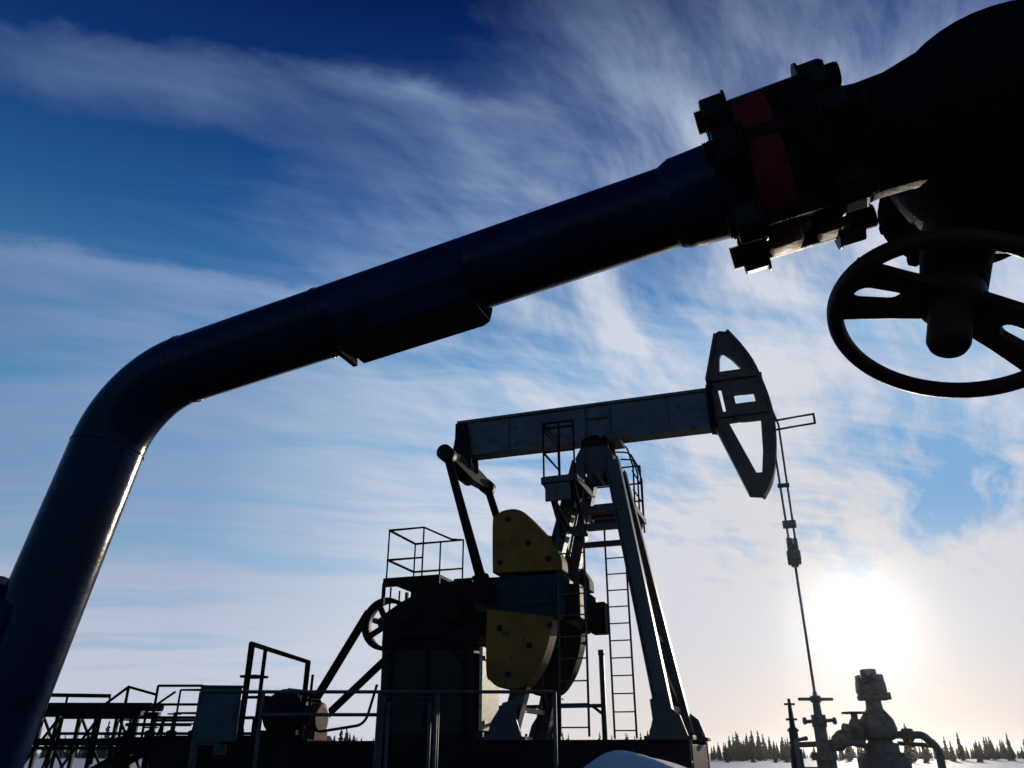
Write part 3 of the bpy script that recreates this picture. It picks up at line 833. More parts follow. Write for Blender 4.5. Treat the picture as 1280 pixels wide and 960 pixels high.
# ------------------------------------------------------------------ wellhead under the horse head
w0 = Matrix.Rotation(-ANG, 3, 'Z') @ V3(2.98, 0, 0) + V3(1.5, 13, 0)
WH = thing('wellhead', 'slim dark wellhead with two crossbars directly under the pumpjack rod', 'wellhead', w0)
mb = MB()
mb.lathe((0, 0, 0), Z, [(0, 0.15), (0.45, 0.15), (0.451, 0.24), (0.56, 0.24), (0.561, 0.11), (0.80, 0.11), (0.801, 0.17), (0.90, 0.17), (0.901, 0.085), (1.22, 0.085), (1.24, 0.06), (1.56, 0.05), (1.57, 0.035), (1.68, 0.03)], 20)
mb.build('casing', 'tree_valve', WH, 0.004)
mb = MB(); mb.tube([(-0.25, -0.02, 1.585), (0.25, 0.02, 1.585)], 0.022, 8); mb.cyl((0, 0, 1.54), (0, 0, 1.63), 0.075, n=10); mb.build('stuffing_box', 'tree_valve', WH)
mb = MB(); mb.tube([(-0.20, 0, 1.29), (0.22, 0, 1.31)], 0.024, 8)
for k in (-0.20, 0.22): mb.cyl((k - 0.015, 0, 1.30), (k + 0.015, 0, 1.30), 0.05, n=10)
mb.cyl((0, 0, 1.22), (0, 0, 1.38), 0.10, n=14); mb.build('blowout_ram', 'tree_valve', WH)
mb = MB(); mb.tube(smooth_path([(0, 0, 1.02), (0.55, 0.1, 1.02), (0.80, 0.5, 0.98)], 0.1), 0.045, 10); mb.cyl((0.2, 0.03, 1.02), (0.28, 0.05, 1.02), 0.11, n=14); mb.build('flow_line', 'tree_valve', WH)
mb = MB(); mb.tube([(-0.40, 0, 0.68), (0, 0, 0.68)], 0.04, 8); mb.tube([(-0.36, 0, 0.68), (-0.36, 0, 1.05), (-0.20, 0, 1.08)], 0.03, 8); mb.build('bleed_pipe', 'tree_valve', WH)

# slim vent post left of it
p = at(995, 940, 13.6)
VP = thing('vent_post', 'thin dark vent post with a capped tip, left of the slim wellhead', 'post', (p.x, p.y, 0))
mb = MB(); mb.lathe((0, 0, 0), Z, [(0, 0.10), (0.95, 0.10), (0.951, 0.07), (1.25, 0.07), (1.26, 0.045), (1.62, 0.028)], 12); mb.build('pipe', 'steel', VP)
mb = MB(); mb.box((0, 0, 1.60), (0.16, 0.05, 0.03)); mb.cyl((0, 0, 1.56), (0, 0, 1.68), 0.025, n=8); mb.build('cap', 'steel', VP)
mb = MB()
for z in (1.02, 1.2, 1.36): mb.lathe((0, 0, z), Z, [(0, 0.09), (0.03, 0.09)], 12)
build_each(mb, 'collar', 'steel', VP)

# the wellhead tree at the right, stacked spools and valves
XT_Y = 12.6
p = at(1103, 940, XT_Y); S = XT_Y / 1085.0          # metres per photo pixel at that distance
XT = thing('valve_tree', 'brown stacked wellhead valve tree with a bulky head, in front of the low sun', 'wellhead', (p.x, p.y, 0))
mb = MB()
mb.lathe((0, 0, 0), Z, [(0, 0.36), (0.84, 0.36), (0.85, 0.33), (0.90, 0.30), (0.901, 0.24), (1.02, 0.24), (1.03, 0.17), (1.10, 0.16)], 24)
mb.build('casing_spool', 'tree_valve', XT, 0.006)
mb = MB()
mb.lathe((0, 0, 1.06), Z, [(0, 0.19), (0.05, 0.25), (0.16, 0.26), (0.28, 0.23), (0.36, 0.17), (0.42, 0.12), (0.52, 0.11), (0.56, 0.12)], 22)
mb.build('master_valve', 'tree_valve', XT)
mb = MB()
mb.lathe((0, 0, 1.60), Z, [(0, 0.11), (0.001, 0.21), (0.06, 0.22), (0.061, 0.19), (0.12, 0.22), (0.26, 0.21), (0.30, 0.16), (0.33, 0.13), (0.331, 0.115), (0.43, 0.115), (0.44, 0.09)], 18)
for k in range(6):
    a_ = k * math.pi / 3 + 0.3; mb.cyl((0.185 * math.cos(a_), 0.185 * math.sin(a_), 1.62), (0.185 * math.cos(a_), 0.185 * math.sin(a_), 1.95), 0.028, n=6)
mb.box((0.21, 0, 1.66), (0.09, 0.12, 0.10)); mb.box((0.16, 0.02, 1.93), (0.08, 0.06, 0.08))
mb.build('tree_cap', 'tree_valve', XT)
mb = MB()
mb.tube([(-0.46, 0, 1.16), (0, 0, 1.16)], 0.09, 12); mb.cyl((-0.36, 0, 1.16), (-0.28, 0, 1.16), 0.20, n=16)
mb.cyl((-0.50, 0, 1.16), (-0.44, 0, 1.16), 0.13, n=16); mb.cyl((-0.32, 0, 1.16), (-0.32, 0, 1.42), 0.05, n=10)
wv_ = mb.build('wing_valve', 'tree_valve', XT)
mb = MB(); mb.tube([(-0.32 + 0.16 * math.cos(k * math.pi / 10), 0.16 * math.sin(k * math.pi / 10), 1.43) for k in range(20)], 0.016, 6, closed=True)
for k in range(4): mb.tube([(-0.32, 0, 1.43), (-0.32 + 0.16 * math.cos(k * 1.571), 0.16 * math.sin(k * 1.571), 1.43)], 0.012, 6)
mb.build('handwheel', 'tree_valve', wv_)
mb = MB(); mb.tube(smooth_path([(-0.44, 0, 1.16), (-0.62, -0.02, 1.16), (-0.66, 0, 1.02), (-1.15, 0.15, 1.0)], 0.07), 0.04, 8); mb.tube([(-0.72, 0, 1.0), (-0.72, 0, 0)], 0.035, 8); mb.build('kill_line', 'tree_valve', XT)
mb = MB()
mb.tube(smooth_path([(0.12, 0, 1.13), (0.62, -0.03, 1.13), (0.80, -0.04, 0.95), (0.80, -0.04, 0.0)], 0.14), 0.055, 10)
for k in (0.34, 0.42): mb.cyl((k, -0.02, 1.13), (k + 0.05, -0.02, 1.13), 0.09, n=12)
mb.tube([(0.25, 0, 1.02), (0.62, 0, 1.0), (0.76, 0, 0.98)], 0.03, 8)
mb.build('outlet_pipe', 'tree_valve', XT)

# ------------------------------------------------------------------ fences and small site furniture
def fence(name, label, pts, top, mids, mat='rail', r=0.022, group=None, gate=None):
    o = thing(name, label, 'fence', (pts[0].x, pts[0].y, 0), group=group); base = Vector((pts[0].x, pts[0].y, 0))
    for p_ in pts:
        mb = MB(); mb.tube([Vector((p_.x, p_.y, 0)) - base, Vector((p_.x, p_.y, top)) - base], r * 1.15, 8); mb.build('post', mat, o)
    for z in [top] + mids:
        mb = MB(); mb.tube([Vector((p_.x, p_.y, z)) - base for p_ in (pts if z == top or len(pts) > 5 else pts[1:3])], r, 8); mb.build('rail', mat, o)
    return o, base

FY = 10.0
fp = [at(x_, 862, FY) for x_ in (252, 330, 475, 548, 693)]
fo, fb = fence('pipe_fence', 'grey pipe rail guard fence with a framed gate, in front of the pumpjack gearbox', fp, 1.55, [1.30], 'galv', 0.020)
mb = MB()
for e in (0.0, 0.07):
    a_, b_ = at(480, 862, FY - 0.06).x + e, at(546, 862, FY - 0.06).x - e
    mb.tube([(a_ - fb.x, -0.06, 0.1 + e), (a_ - fb.x, -0.06, 1.49 - e), (b_ - fb.x, -0.06, 1.49 - e), (b_ - fb.x, -0.06, 0.1 + e)], 0.016, 6)
mb.build('gate_frame', 'galv', fo)
mb = MB(); mb.tube([(fp[-1].x - fb.x + 0.045, 0.03, 0), (fp[-1].x - fb.x + 0.045, 0.03, 1.5)], 0.02, 8); mb.build('post', 'rail', fo)

p0, p1 = at(757, 940, 16.0), at(600, 940, 16.0)
PR = thing('pipe_post', 'dark upright pipe post with a low side rail, behind the tower ladders', 'post', (p0.x, p0.y, 0))
mb = MB(); mb.tube([(0, 0, 0), (0, 0, 2.68)], 0.05, 10); mb.cyl((0, 0, 2.60), (0, 0, 2.70), 0.06, n=10); mb.build('post', 'steel', PR)
mb = MB(); mb.tube([(0, 0, 1.70), (p1.x - p0.x, 0, 1.66)], 0.035, 8); mb.bar((-0.02, 0, 1.55), (-0.22, 0, 1.70), 0.05, 0.05); mb.build('rail', 'steel', PR)
mb = MB(); mb.tube([(p1.x - p0.x + 0.1, 0, 0), (p1.x - p0.x + 0.1, 0, 1.68)], 0.035, 8); mb.tube([((p1.x - p0.x) * 0.42, 0, 0), ((p1.x - p0.x) * 0.42, 0, 1.68)], 0.03, 8); build_each(mb, 'stay', 'steel', PR)

# teal control cabinet left of the motor
p0, p1 = at(252, 868, 14.0), at(301, 868, 14.0); w = (p1 - p0).length
CB = thing('control_cabinet', 'blue green steel control cabinet on legs, left of the motor', 'cabinet', ((p0.x + p1.x) / 2, 14.0, 0), R(8))
mb = MB(); mb.box((0, 0.18, 1.44), (w, 0.36, 0.88), bev=0.01); mb.box((0, 0.17, 1.895), (w + 0.06, 0.44, 0.03)); cb = mb.build('body', 'cabinet', CB)
mb = MB(); mb.box((0, -0.012, 1.44), (w - 0.08, 0.02, 0.78), bev=0.006); d_ = mb.build('door', 'cabinet', CB)
mb = MB(); mb.box((w / 2 - 0.09, -0.035, 1.44), (0.025, 0.03, 0.14)); mb.build('handle', 'steel', d_)
for k in (-1, 1):
    mb = MB(); mb.box((k * (w / 2 - 0.05), 0.18, 0.5), (0.06, 0.3, 1.0)); mb.build('leg', 'steel', CB)

# tall hoop handrail
a_, b_ = at(315, 805, 11.0), at(385, 828, 13.3)
HR = thing('hoop_handrail', 'tall dark hoop handrail beside the motor, its top bar sloping away', 'handrail', (a_.x, a_.y, 0))
d_ = Vector((b_.x - a_.x, b_.y - a_.y, 0)); zt = a_.z
mb = MB()
mb.tube([(0, 0, 0), (0, 0, zt), (d_.x, d_.y, zt), (d_.x, d_.y, 0)], 0.032, 8)
mb.build('hoop', 'rail', HR)
mb = MB(); mb.tube([(0.10, 0.30, 0), (0.10, 0.30, zt - 0.02)], 0.028, 8); mb.tube([(d_.x + 0.10, d_.y - 0.1, 0), (d_.x + 0.12, d_.y - 0.1, zt - 0.2)], 0.022, 8); build_each(mb, 'post', 'rail', HR)
mb = MB(); mb.bar((-0.01, 0.03, zt - 0.40), (0.09, 0.27, zt - 0.40), 0.26, 0.03, up=(0, 0, 1)); mb.build('gusset', 'rail', HR)
mb = MB(); mb.tube([(0, 0, 1.55), (0.30, 0.02, 1.55), (0.32, 0.1, 1.40)], 0.02, 6); mb.tube([(0.02, 0, 1.3), (0.2, 0.02, 1.3)], 0.018, 6); mb.build('step_bar', 'rail', HR)

# railed stair landing at the left
LY = 16.0
q0, q1 = at(197, 857, LY), at(253, 853, LY)
SL = thing('stair_landing', 'dark railed stair landing left of the blue green cabinet', 'stairs', (q0.x, LY, 0))
Lw = q1.x - q0.x; ztop = q0.z
mb = MB(); mb.box((Lw / 2, 0.6, 1.16), (Lw + 0.1, 1.2, 0.05)); mb.box((Lw / 2, 0.0, 1.10), (Lw + 0.1, 0.06, 0.16)); mb.build('deck', 'black', SL)
for x_ in (0.02, Lw - 0.02):
    for y_ in (0.03, 1.15):
        mb = MB(); mb.tube([(x_, y_, 0), (x_, y_, 1.2)], 0.045, 8); mb.build('leg', 'rail', SL)
mb = MB()
railing(mb, [(0, 0.03), (Lw, 0.03)], 1.18, ztop, 0.026, mid=(0.62, 0.3))
mb.build('railing', 'rail', SL)
mb = MB()
railing(mb, [(0, 1.15), (Lw, 1.15), (Lw, 0.03)], 1.18, ztop, 0.022, mid=(0.5,))
sq = at(160, 858, LY); sx = sq.x - q0.x
mb.tube([(0, 0.03, ztop - 0.16), (sx, 0.03, ztop - 0.02), (sx - 0.42, 0.03, ztop - 0.36), (sx - 0.42, 0.03, 0.7)], 0.026, 6)
mb.tube([(0, 0.9, ztop - 0.05), (sx + 0.05, 0.9, ztop - 0.42), (sx + 0.05, 0.9, 0.7)], 0.024, 6)
mb.tube([(sx, 0.03, 0), (sx, 0.03, ztop - 0.02)], 0.03, 6)
mb.build('railing', 'rail', SL)
mb = MB()
mb.bar((0, 0.1, 1.14), (sx - 0.45, 0.1, 0.55), 0.04, 0.16, up=(0, 0, 1)); mb.bar((0, 0.85, 1.14), (sx - 0.45, 0.85, 0.55), 0.04, 0.16, up=(0, 0, 1))
for k in range(5):
    f = (k + 0.5) / 5; mb.box(((sx - 0.45) * f, 0.475, 1.14 - 0.55 * f), (0.2, 0.7, 0.03))
mb.build('stair_flight', 'black', SL)

# pipe rack further left
RY = 18.0
r0, r1 = at(20, 890, RY), at(178, 890, RY)
RK = thing('pipe_rack', 'low dark pipe rack with stacked pipes and diagonal braces, far left behind the riser', 'pipe rack', (r0.x, RY, 0))
rw = r1.x - r0.x
mb = MB()
mb.box((rw / 2, 0, 1.66), (rw, 0.14, 0.10)); mb.box((rw / 2, 0.9, 1.66), (rw, 0.14, 0.10)); mb.box((rw / 2, 0, 0.98), (rw, 0.10, 0.07))
mb.build('beam', 'black', RK)
n_p = 4
for i in range(n_p):
    x_ = rw * (i + 0.1) / (n_p - 0.8)
    for y_ in (0, 0.9):
        mb = MB(); mb.box((x_, y_, 0.86), (0.075, 0.075, 1.60)); mb.build('post', 'black', RK)
mb = MB()
for i in range(n_p - 1):
    xa, xb = rw * (i + 0.1) / (n_p - 0.8), rw * (i + 1.1) / (n_p - 0.8)
    mb.bar((xa, 0.08, 0.2), (xb, 0.08, 1.6), 0.045, 0.045); mb.bar((xa, 0.98, 1.6), (xb, 0.98, 0.3), 0.045, 0.045)
build_each(mb, 'brace', 'black', RK)
for (y_, z_, r_) in ((0.15, 1.79, 0.075), (0.45, 1.77, 0.055), (0.75, 1.80, 0.085), (0.3, 1.10, 0.07)):
    mb = MB(); mb.tube([(-0.6, y_, z_), (rw + 0.1, y_, z_)], r_, 12); mb.build('pipe', 'rail', RK)
mb = MB(); mb.tube([(-0.3, 0, 1.70), (-0.3, 0, 2.02), (rw * 0.72, 0, 1.99), (rw * 0.72, 0, 1.70)], 0.028, 8); mb.tube([(rw * 0.38, 0, 1.7), (rw * 0.38, 0, 2.0)], 0.025, 8); mb.build('railing', 'rail', RK)

# header with small wheel valves between the rack and the cabinet
p = at(150, 940, 15.2); p2 = at(246, 940, 15.2); mw = p2.x - p.x
MF = thing('valve_manifold', 'low dark manifold of small hand valves on a pipe header, under the stair landing', 'manifold', (p.x, 15.2, 0))
mb = MB(); mb.tube([(-0.1, 0, 1.08), (mw, 0, 1.08)], 0.07, 10); mb.tube([(0.1, -0.2, 1.34), (mw - 0.1, -0.2, 1.34)], 0.028, 8); mb.build('header', 'rail', MF)
for k in range(4):
    x_ = 0.08 + k * (mw - 0.2) / 3; h_ = (1.42, 1.30, 1.52, 1.36)[k]
    mb = MB(); mb.lathe((x_, 0, 0), Z, [(0, 0.045), (0.92, 0.045), (0.93, 0.09), (1.24, 0.085), (1.26, 0.03), (h_ + 0.03, 0.018)], 12); rv = mb.build('riser_valve', 'rail', MF)
    mb = MB(); mb.tube([(x_ + 0.11 * math.cos(q_ * math.pi / 8), 0.11 * math.sin(q_ * math.pi / 8), h_) for q_ in range(16)], 0.012, 6, closed=True); mb.bar((x_ - 0.10, 0, h_), (x_ + 0.10, 0, h_), 0.015, 0.012); mb.build('handwheel', 'rail', rv)
mb = MB(); mb.tube(smooth_path([(mw, 0, 1.08), (mw + 0.35, 0.05, 1.08), (mw + 0.4, 0.3, 0.3)], 0.12), 0.06, 8); mb.build('outlet', 'rail', MF)

lp = [at(x_, 897, 14.6) for x_ in (78, 120, 168, 205, 262, 318)]
fo2, fb2 = fence('low_rail', 'low dark double pipe rail running under the stair landing at far left', lp, lp[0].z, [lp[0].z - 0.25], 'rail', 0.024)
mb = MB()
for k in (0, 2, 3): mb.tube([Vector((lp[k].x, 14.6, lp[0].z - 0.02)) - fb2, Vector((lp[k].x - 0.42, 14.9, 0.1)) - fb2], 0.022, 6)
build_each(mb, 'stay', 'rail', fo2)
# small insulator box seen low beside the motor
p = at(275, 938, 12.6)
JB = thing('junction_box', 'small pale junction box low beside the motor skid', 'box', (p.x, p.y, 0))
mb = MB(); mb.box((0, 0, 0.93), (0.16, 0.12, 0.14), bev=0.01); mb.build('body', 'galv', JB)
mb = MB(); mb.box((0, 0, 0.43), (0.05, 0.05, 0.86)); mb.build('leg', 'rail', JB)

# ------------------------------------------------------------------ foreground pipe with its flange
FP = thing('flow_pipe', 'thick glossy navy pipe rising at left and bending across the foreground to the valve', 'pipe', (-0.9, 1.45, 0))
fo_ = Vector((-0.9, 1.45, 0))
PR_ = 0.0625
riser0 = atd(-22, 940, 1.20); riser1 = atd(166, 484, 1.48); fl_p = atd(1035, 193, 1.14)
down = riser0 + (riser0 - riser1).normalized() * 1.0
down = riser0 + (riser0 - riser1) * ((riser0.z + 0.05) / (riser1.z - riser0.z))
axis = (fl_p - riser1).normalized()
path = smooth_path([down, riser1, fl_p], 0.165, 22)
sub = []
for a_, b_ in zip(path, path[1:]):
    k = max(1, int((b_ - a_).length / 0.1))
    sub += [a_ + (b_ - a_) * (i / k) for i in range(k)]
sub.append(path[-1])
def on_axis(x_):                                    # parameter along the pipe at a photo column
    best = min(range(2001), key=lambda k: abs((lambda w: 640 + FPX * w.x / (w.y * CT + (w.z - CAM_H) * ST))(riser1 + axis * (k * 0.001)) - x_))
    return best * 0.001
mb = MB(); mb.tube([p_ - fo_ for p_ in sub], PR_, 40); mb.build('pipe', 'pipe', FP)
ew0, ew1 = path[1], path[-2]
for p_, d_ in ((ew0, (riser1 - riser0).normalized()), (ew1, axis), (riser1 + axis * 0.42, axis)):
    mb = MB(); a_, b_, _ = frame(d_)
    mb.tube([p_ - fo_ + a_ * ((PR_ + 0.0004 * math.sin(k * 2.7)) * math.cos(2 * math.pi * k / 90)) + b_ * ((PR_ + 0.0004 * math.sin(k * 3.9)) * math.sin(2 * math.pi * k / 90)) + d_ * (0.0006 * math.sin(k * 1.9)) for k in range(90)], 0.0014, 8, closed=True)
    mb.build('weld_bead', 'pipe', FP)
s850, s940, s955, s1000 = on_axis(850), on_axis(925), on_axis(950), on_axis(996)
P_ = lambda s__: riser1 + axis * s__ - fo_
mb = MB(); mb.lathe(P_(s850 - 0.02), axis, [(0, PR_ * 0.99), (0.02, PR_ * 1.13), (0.03, PR_ * 1.13), (s940 - s850, PR_ * 1.18), (s940 - s850 + 0.03, PR_ * 1.5)], 40); mb.build('weld_neck', 'pipe', FP)
# half shell clamped under the pipe
down_v = Vector((0, 0, -1)); down_v = (down_v - axis * down_v.dot(axis)).normalized()
side_v = axis.cross(down_v).normalized()
sA, sB = on_axis(436), on_axis(594)
mb = MB(); rings = []
ush = [(-0.0655, -0.004), (-0.0655, 0.040), (-0.046, 0.075), (0.046, 0.075), (0.0655, 0.040), (0.0655, -0.004), (0.0630, -0.004), (0.0630, 0.039), (0.044, 0.0718), (-0.044, 0.0718), (-0.0630, 0.039), (-0.0630, -0.004)]
for s__, kz in ((sA, 1.0), (sB - 0.012, 1.0), (sB, 0.93)):
    rings.append([mb.bm.verts.new(P_(s__) + side_v * y_ + down_v * (z_ * kz)) for y_, z_ in ush])
mb._skin(rings, True, False)
sh = mb.build('support_shoe', 'pipe', FP, 0.0015)
mb = MB()
pz = P_(sA - 0.004); mb.box(pz + down_v * 0.078, (0.008, 0.05, 0.022), (axis, side_v, down_v))
mb.build('end_lip', 'stud', sh)
mb = MB()
for x_, h_ in ((398, 0.006), (412, 0.005)):
    mb.box(P_(on_axis(x_)) - down_v * (PR_ + 0.003), (0.014, 0.02, h_ * 2), (axis, side_v, down_v))
build_each(mb, 'weld_nub', 'stud', FP)
# branch leaving to the left near the foot
tp_ = riser0 + (riser1 - riser0) * 0.30
mb = MB()
rd = (riser1 - riser0).normalized()
bd = (Vector((-1, 0.15, 0)) - rd * Vector((-1, 0.15, 0)).dot(rd)).normalized()
mb.lathe(tp_ - rd * 0.02 - fo_, bd, [(0, 0.075), (0.09, 0.078), (0.091, 0.09), (0.115, 0.09), (0.116, 0.062), (0.9, 0.062)], 36)
mb.build('branch_tee', 'pipe', FP)

def flange(parent, s0, th, r, mat, name='flange', holes=True):
    mb = MB()
    mb.lathe(P_(s0), axis, [(0, r * 0.55), (0.001, r - 0.006), (0.006, r), (th - 0.006, r), (th - 0.001, r - 0.006), (th, r * 0.55)], 48)
    return mb.build(name, mat, parent)
sc_ = on_axis(978)
flange(FP, sc_ - 0.050, 0.050, 0.118, 'red')
flange(FP, sc_ - 0.004, 0.026, 0.100, 'stud', 'gasket_ring')
flange(FP, sc_ - 0.064, 0.013, 0.112, 'valve', 'backing_ring')
# studs with nuts round the joint
a0, b0, _d = frame(axis)
nst = 6
fc = P_(sc_) + fo_; fr = (Vector((0, 0, CAM_H)) - fc); fr = (fr - axis * fr.dot(axis)).normalized(); fs = axis.cross(fr).normalized()
for k in range(nst):
    th_ = 2 * math.pi * (k + 0.5) / nst
    off = (fr * math.cos(th_) + fs * math.sin(th_)) * 0.104
    mb = MB()
    e0, e1 = -0.098 - 0.004 * (k % 2), 0.100 + 0.005 * (k % 3)
    mb.cyl(P_(sc_ + e0) + off, P_(sc_ + e1) + off, 0.0165, n=12)
    for j in range(int((e1 - e0) / 0.003)):
        q_ = P_(sc_ + e0 + j * 0.003) + off
        mb.cyl(q_, q_ + axis * 0.0012, 0.0178, n=12)
    st_ = mb.build('stud_bolt', 'stud', FP)
    for s__ in (-0.088, 0.052):
        mb = MB(); mb.cyl(P_(sc_ + s__) + off, P_(sc_ + s__ + 0.034) + off, 0.032, n=6, sm=False, ph=k * 0.7 + s__ * 3); mb.build('nut', 'stud', st_, 0.003)
        mb = MB(); mb.cyl(P_(sc_ + s__ + (0.034 if s__ < 0 else -0.004)) + off, P_(sc_ + s__ + (0.037 if s__ < 0 else 0)) + off, 0.034, n=20); mb.build('washer', 'stud', st_)

# ------------------------------------------------------------------ gate valve with handwheel
vc = P_(on_axis(1262)) + fo_
vc = vc + Vector((0, 0.02, 0.0)) - down_v * 0.005
GV = thing('gate_valve', 'big black gate valve bolted to the pipe flange, handwheel hanging below', 'valve', vc)
lc = lambda p_: p_ + fo_ - vc
mb = MB(); mb.lathe(lc(P_(sc_ + 0.018)), axis, [(0, 0.06), (0.001, 0.112), (0.006, 0.118), (0.042, 0.118), (0.046, 0.112), (0.047, 0.095)], 48)
mb.build('flange', 'valve', GV)
Lb = on_axis(1262) - (sc_ + 0.06)
hub = atd(1188, 401, 1.14)
root = atd(1203, 232, 1.31)
sdir = (hub - root).normalized()
mb = MB()
mb.lathe(lc(P_(sc_ + 0.06)), axis, [(0, 0.098), (0.02, 0.088), (0.06, 0.083), (0.10, 0.084), (0.16, 0.098), (Lb + 0.22, 0.098), (Lb + 0.26, 0.084)], 48)
bc = atd(1262, 165, 1.17) - vc
RB = 0.179
prof = [(RB * -math.cos(math.pi * k / 24), RB * math.sin(math.pi * k / 24)) for k in range(25)]
mb.lathe(bc, axis, prof, 48)
for k in (-1, 0, 1):
    mb.lathe(bc + sdir * (k * 0.05 - 0.006), sdir, [(0, math.sqrt(RB ** 2 - (k * 0.05) ** 2) * 0.985), (0.002, math.sqrt(RB ** 2 - (k * 0.05) ** 2) + 0.003), (0.010, math.sqrt(RB ** 2 - (k * 0.05) ** 2) + 0.003), (0.012, math.sqrt(RB ** 2 - (k * 0.05) ** 2) * 0.985)], 48)
mb.build('body', 'valve', GV)
mb = MB(); mb.lathe(lc(P_(sc_ + 0.06 + Lb + 0.255)), axis, [(0, 0.118), (0.044, 0.118)], 40); mb.lathe(lc(P_(sc_ + 0.06 + Lb + 0.30)), axis, [(0, 0.118), (0.044, 0.118), (0.045, 0.062), (0.8, 0.062)], 40); mb.build('flange', 'valve', GV)
RW = 0.156
mb = MB()                                            # bonnet and yoke
L0 = (hub - root).length
mb.lathe(root - vc - sdir * 0.06, sdir, [(0, 0.10), (0.085, 0.10), (0.086, 0.122), (0.104, 0.122), (0.106, 0.117), (0.108, 0.122), (0.130, 0.122), (0.132, 0.084), (0.15, 0.066), (0.17, 0.058), (0.21, 0.052), (L0 + 0.02, 0.044)], 40)
bo = mb.build('bonnet', 'valve', GV)
mb = MB()
a1, b1, _ = frame(sdir)
for k in range(8):
    th_ = k * math.pi / 4 + 0.2; off = (a1 * math.cos(th_) + b1 * math.sin(th_)) * 0.107
    mb.cyl(root - vc + sdir * (0.012) + off, root - vc + sdir * 0.090 + off, 0.013, n=6, sm=False)
build_each(mb, 'bonnet_bolt', 'stud', bo)
mb = MB(); mb.tube([hub - vc + a1 * (RW * math.cos(2 * math.pi * k / 72)) + b1 * (RW * math.sin(2 * math.pi * k / 72)) for k in range(72)], 0.0125, 14, closed=True)
hw = mb.build('handwheel', 'wheel', GV)
# slotted spokes; angles are set in the wheel's own plane
F_ = Vector((0, CT, ST)); Rt = Vector((1, 0, 0)); Up = Vector((0, -ST, CT))
def wheel_dir(ix, iy):                               # direction in the wheel plane that shows as (ix right, iy up) from the front
    best, bd_ = None, 9
    for k in range(360):
        d_ = a1 * math.cos(R(k)) + b1 * math.sin(R(k)); v_ = Vector((d_.dot(Rt), d_.dot(Up)))
        if v_.length < 1e-3: continue
        e = (v_.normalized() - Vector((ix, iy)).normalized()).length
        if e < bd_: best, bd_ = d_, e
    return best
hp = hub - sdir * 0.040                               # the hub sits above the rim, the wheel is dished
for (ix, iy) in ((-1, 0.34), (1, -0.34)):
    w_d = wheel_dir(ix, iy); e_ = sdir.cross(w_d).normalized()
    d_ = (hub + w_d * RW - hp); SL_ = d_.length; d_ = d_.normalized(); n_ = d_.cross(e_).normalized()
    w0_, w1_ = 0.032, 0.058
    outl_ = [(0.02, -w0_), (SL_ * 0.5, -0.042), (SL_ - 0.004, -w1_), (SL_ - 0.004, w1_), (SL_ * 0.5, 0.042), (0.02, w0_)]
    slot = []
    for k in range(9): th_ = math.pi / 2 + math.pi * k / 8; slot.append((SL_ * 0.54 + 0.0165 * math.cos(th_), 0.0165 * math.sin(th_)))
    for k in range(9): th_ = -math.pi / 2 + math.pi * k / 8; slot.append((SL_ * 0.79 + 0.020 * math.cos(th_), 0.020 * math.sin(th_)))
    plate('spoke', outl_, [slot], 0.012, 'wheel', hw, hp - vc, d_, e_, n_, 0.003)
mb = MB(); mb.lathe(hp - vc - sdir * 0.02, sdir, [(0, 0.042), (0.002, 0.046), (0.034, 0.046), (0.036, 0.030), (0.102, 0.029), (0.111, 0.025), (0.113, 0.012)], 28); mb.build('stem_nut', 'wheel', hw)
# packing gland lever between bonnet and flange
mb = MB(); gp_ = root - vc + sdir * 0.065
mb.tube([gp_ - a1 * 0.0 + wheel_dir(-1, 0.1) * 0.06, gp_ + wheel_dir(-1, 0.1) * 0.118], 0.012, 8)
mb.build('grease_fitting', 'stud', bo)

# ------------------------------------------------------------------ trees on the horizon
def spruce_mesh(name, h, seed, whorls=13, per=7):
    rr = random.Random(seed); mb = MB()
    for w_ in range(whorls):
        f = w_ / (whorls - 1); z = h * (0.08 + 0.90 * f); L_ = (1 - f) ** 0.85 * h * rr.uniform(0.15, 0.21) + 0.10
        if rr.random() < 0.15: L_ *= 0.6
        for k in range(per):
            a_ = 2 * math.pi * (k + rr.random() * 0.8) / per; l_ = L_ * rr.uniform(0.55, 1.1); dr = l_ * rr.uniform(0.25, 0.6)
            d_ = Vector((math.cos(a_), math.sin(a_), 0)); zz_off = rr.uniform(-0.02, 0.02) * h; sd = Vector((-d_.y, d_.x, 0)) * l_ * 0.30; th_ = h * 0.030
            zz = Vector((0, 0, z + zz_off))
            a__ = mb.bm.verts.new(zz); b__ = mb.bm.verts.new(zz + d_ * l_ * 0.6 + sd - Z * dr * 0.5 - Z * th_); c__ = mb.bm.verts.new(zz + d_ * l_ - Z * dr); e__ = mb.bm.verts.new(zz + d_ * l_ * 0.6 - sd - Z * dr * 0.5 - Z * th_); t__ = mb.bm.verts.new(zz + d_ * l_ * 0.55 - Z * dr * 0.25 + Z * th_)
            for tri in ((a__, b__, t__), (b__, c__, t__), (c__, e__, t__), (e__, a__, t__), (a__, e__, b__), (e__, c__, b__)): mb._face(tri)
    top = mb.bm.verts.new((0, 0, h * 1.03))
    return mb

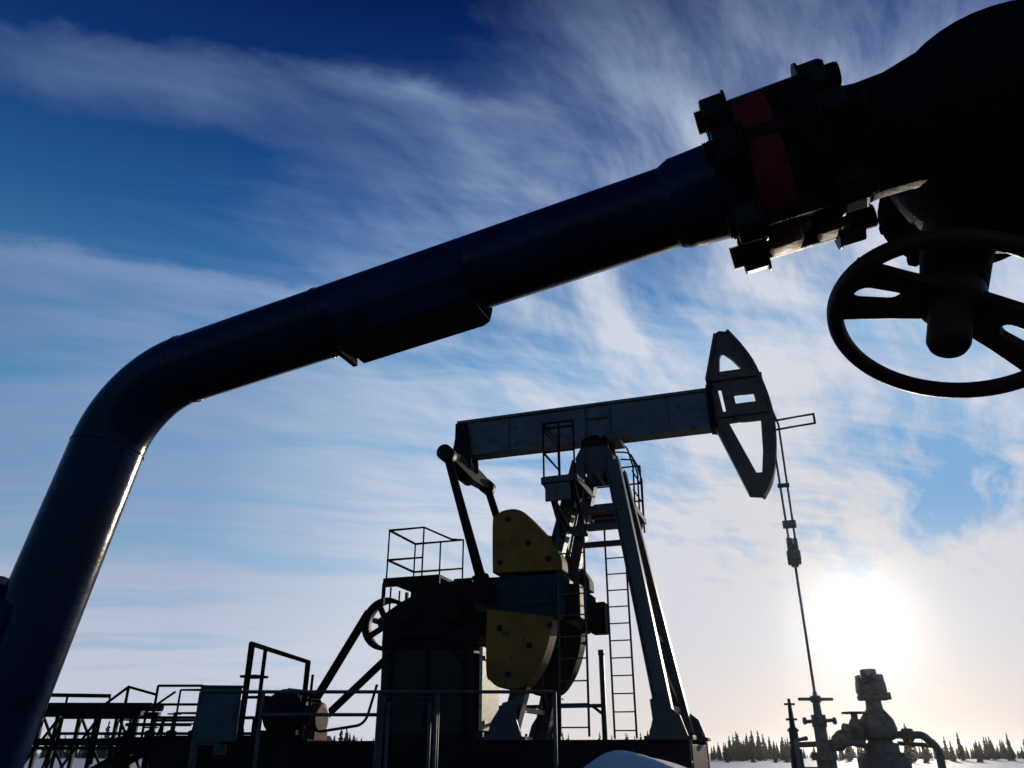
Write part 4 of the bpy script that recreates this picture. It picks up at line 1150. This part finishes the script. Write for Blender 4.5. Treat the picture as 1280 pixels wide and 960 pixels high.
TREE_Y = 95.0
protos = []
for i in range(4):
    r_ = MB(); 
    crown = spruce_mesh('crown', 8.0, 20 + i, 20 + i % 2, 7)
    crown.cyl((0, 0, 7.2), (0, 0, 8.35), 0.05, 0.01, n=5)
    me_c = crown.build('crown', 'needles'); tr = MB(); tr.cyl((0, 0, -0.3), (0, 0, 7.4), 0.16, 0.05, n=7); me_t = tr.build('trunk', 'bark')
    protos.append((me_c, me_t))
tree_spots = [  # photo column, tip row, label
    (882, 920, 'short spruce at the left end of the strip right of the pumpjack skid'),
    (940, 921, 'small pointed spruce standing out of the treeline between the skid and the vent post'),
    (908, 926, 'low spruce midway between the skid end and the vent post'),
    (968, 924, 'low spruce just left of the vent post'),
    (983, 918, 'pale spruce right behind the left side of the vent post'),
    (1061, 912, 'spruce behind the left arm of the brown valve tree'),
    (1137, 897, 'tallest thin spruce, right beside the brown valve tree'),
    (1155, 918, 'low spruce above the bend of the outlet pipe'),
    (1174, 921, 'small spruce just right of the bent outlet pipe'),
    (1201, 908, 'pointed spruce, taller of the pair in the middle of the right treeline'),
    (1190, 919, 'shorter spruce, left of the pair in the middle of the right treeline'),
    (1222, 918, 'broad low spruce right of the middle of the right treeline'),
    (1243, 923, 'smallest spruce left of the last tree at the right edge'),
    (1263, 910, 'last spruce at the right edge, taller than its neighbours'),
]
for i, (x_, yt, lab) in enumerate(tree_spots):
    Yt = TREE_Y + rnd.uniform(-10, 12); p = at(x_, 940, Yt); tipz = at(x_, yt + 5, Yt).z
    gz = ground_h(p.x, p.y); sc__ = (tipz - gz) / 8.35
    t_ = thing('spruce_tree', lab, 'tree', (p.x, p.y, gz), rnd.uniform(0, 6), 'spruces on the horizon')
    t_.scale = (sc__ * rnd.uniform(0.95, 1.25), sc__ * rnd.uniform(0.95, 1.25), sc__)
    for src in protos[i % 4]:
        c_ = src.copy(); col.objects.link(c_); c_.parent = t_
for a_, b_ in protos:
    bpy.data.objects.remove(a_); bpy.data.objects.remove(b_)
# far forest that reads as one dark mass
bm = bmesh.new()
base_me = []
for sd in range(3):
    m_ = spruce_mesh('x', 7.0, 70 + sd, 17, 6); m_.cyl((0, 0, -0.3), (0, 0, 7.2), 0.12, 0.02, n=5); mm = bpy.data.meshes.new('x'); m_.bm.to_mesh(mm); m_.bm.free(); base_me.append(mm)
for k in range(3000):
    az = R(rnd.uniform(-44, 44)); rr_ = rnd.uniform(118, 190)
    clump = 0.5 + 0.5 * math.sin(az * 37 + 2) * math.sin(az * 91) 
    if rnd.random() > 0.35 + 0.65 * clump: continue
    hgt = rnd.choice((0.15, 0.18, 0.21, 0.24, 0.26, 0.31, 0.40)) * rnd.uniform(0.8, 1.2) * (0.75 + 0.5 * clump) * (1.15 if az < 0.32 else 0.85)
    n0 = len(bm.verts); bm.from_mesh(base_me[k % 3]); bm.verts.ensure_lookup_table()
    x0, y0 = rr_ * math.sin(az), rr_ * math.cos(az); z0_ = ground_h(x0, y0)
    for v_ in bm.verts[n0:]: v_.co = Vector((v_.co.x * hgt * 1.2 + x0, v_.co.y * hgt * 1.2 + y0, v_.co.z * hgt + z0_))
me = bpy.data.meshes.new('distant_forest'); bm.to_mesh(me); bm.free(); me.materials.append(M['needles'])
fo = bpy.data.objects.new('distant_forest', me); col.objects.link(fo); tag(fo, 'long low strip of dark spruce forest along the snowy horizon', 'forest', None, 'stuff')
for mm in base_me: bpy.data.meshes.remove(mm)

# ------------------------------------------------------------------ scattering air box, added to imitate lens glare near the low sun
hz = bpy.data.materials.new('lens glare air'); hz.use_nodes = True
hz.node_tree.nodes.clear()
pv = hz.node_tree.nodes.new('ShaderNodeVolumePrincipled'); ho = hz.node_tree.nodes.new('ShaderNodeOutputMaterial')
hz.node_tree.links.new(pv.outputs[0], ho.inputs['Volume'])
pv.inputs['Color'].default_value = (0.97, 0.96, 0.94, 1); pv.inputs['Density'].default_value = 0.00010; pv.inputs['Anisotropy'].default_value = 0.95
bm = bmesh.new(); bmesh.ops.create_cube(bm, size=1.0)
for v_ in bm.verts: v_.co = Vector((v_.co.x * 1900, v_.co.y * 1900 + 420, -1.6 if v_.co.z < 0 else 9.5))
me = bpy.data.meshes.new('glare_haze'); bm.to_mesh(me); bm.free(); me.materials.append(hz)
hzo = bpy.data.objects.new('glare_haze', me); col.objects.link(hzo); tag(hzo, kind='stuff')
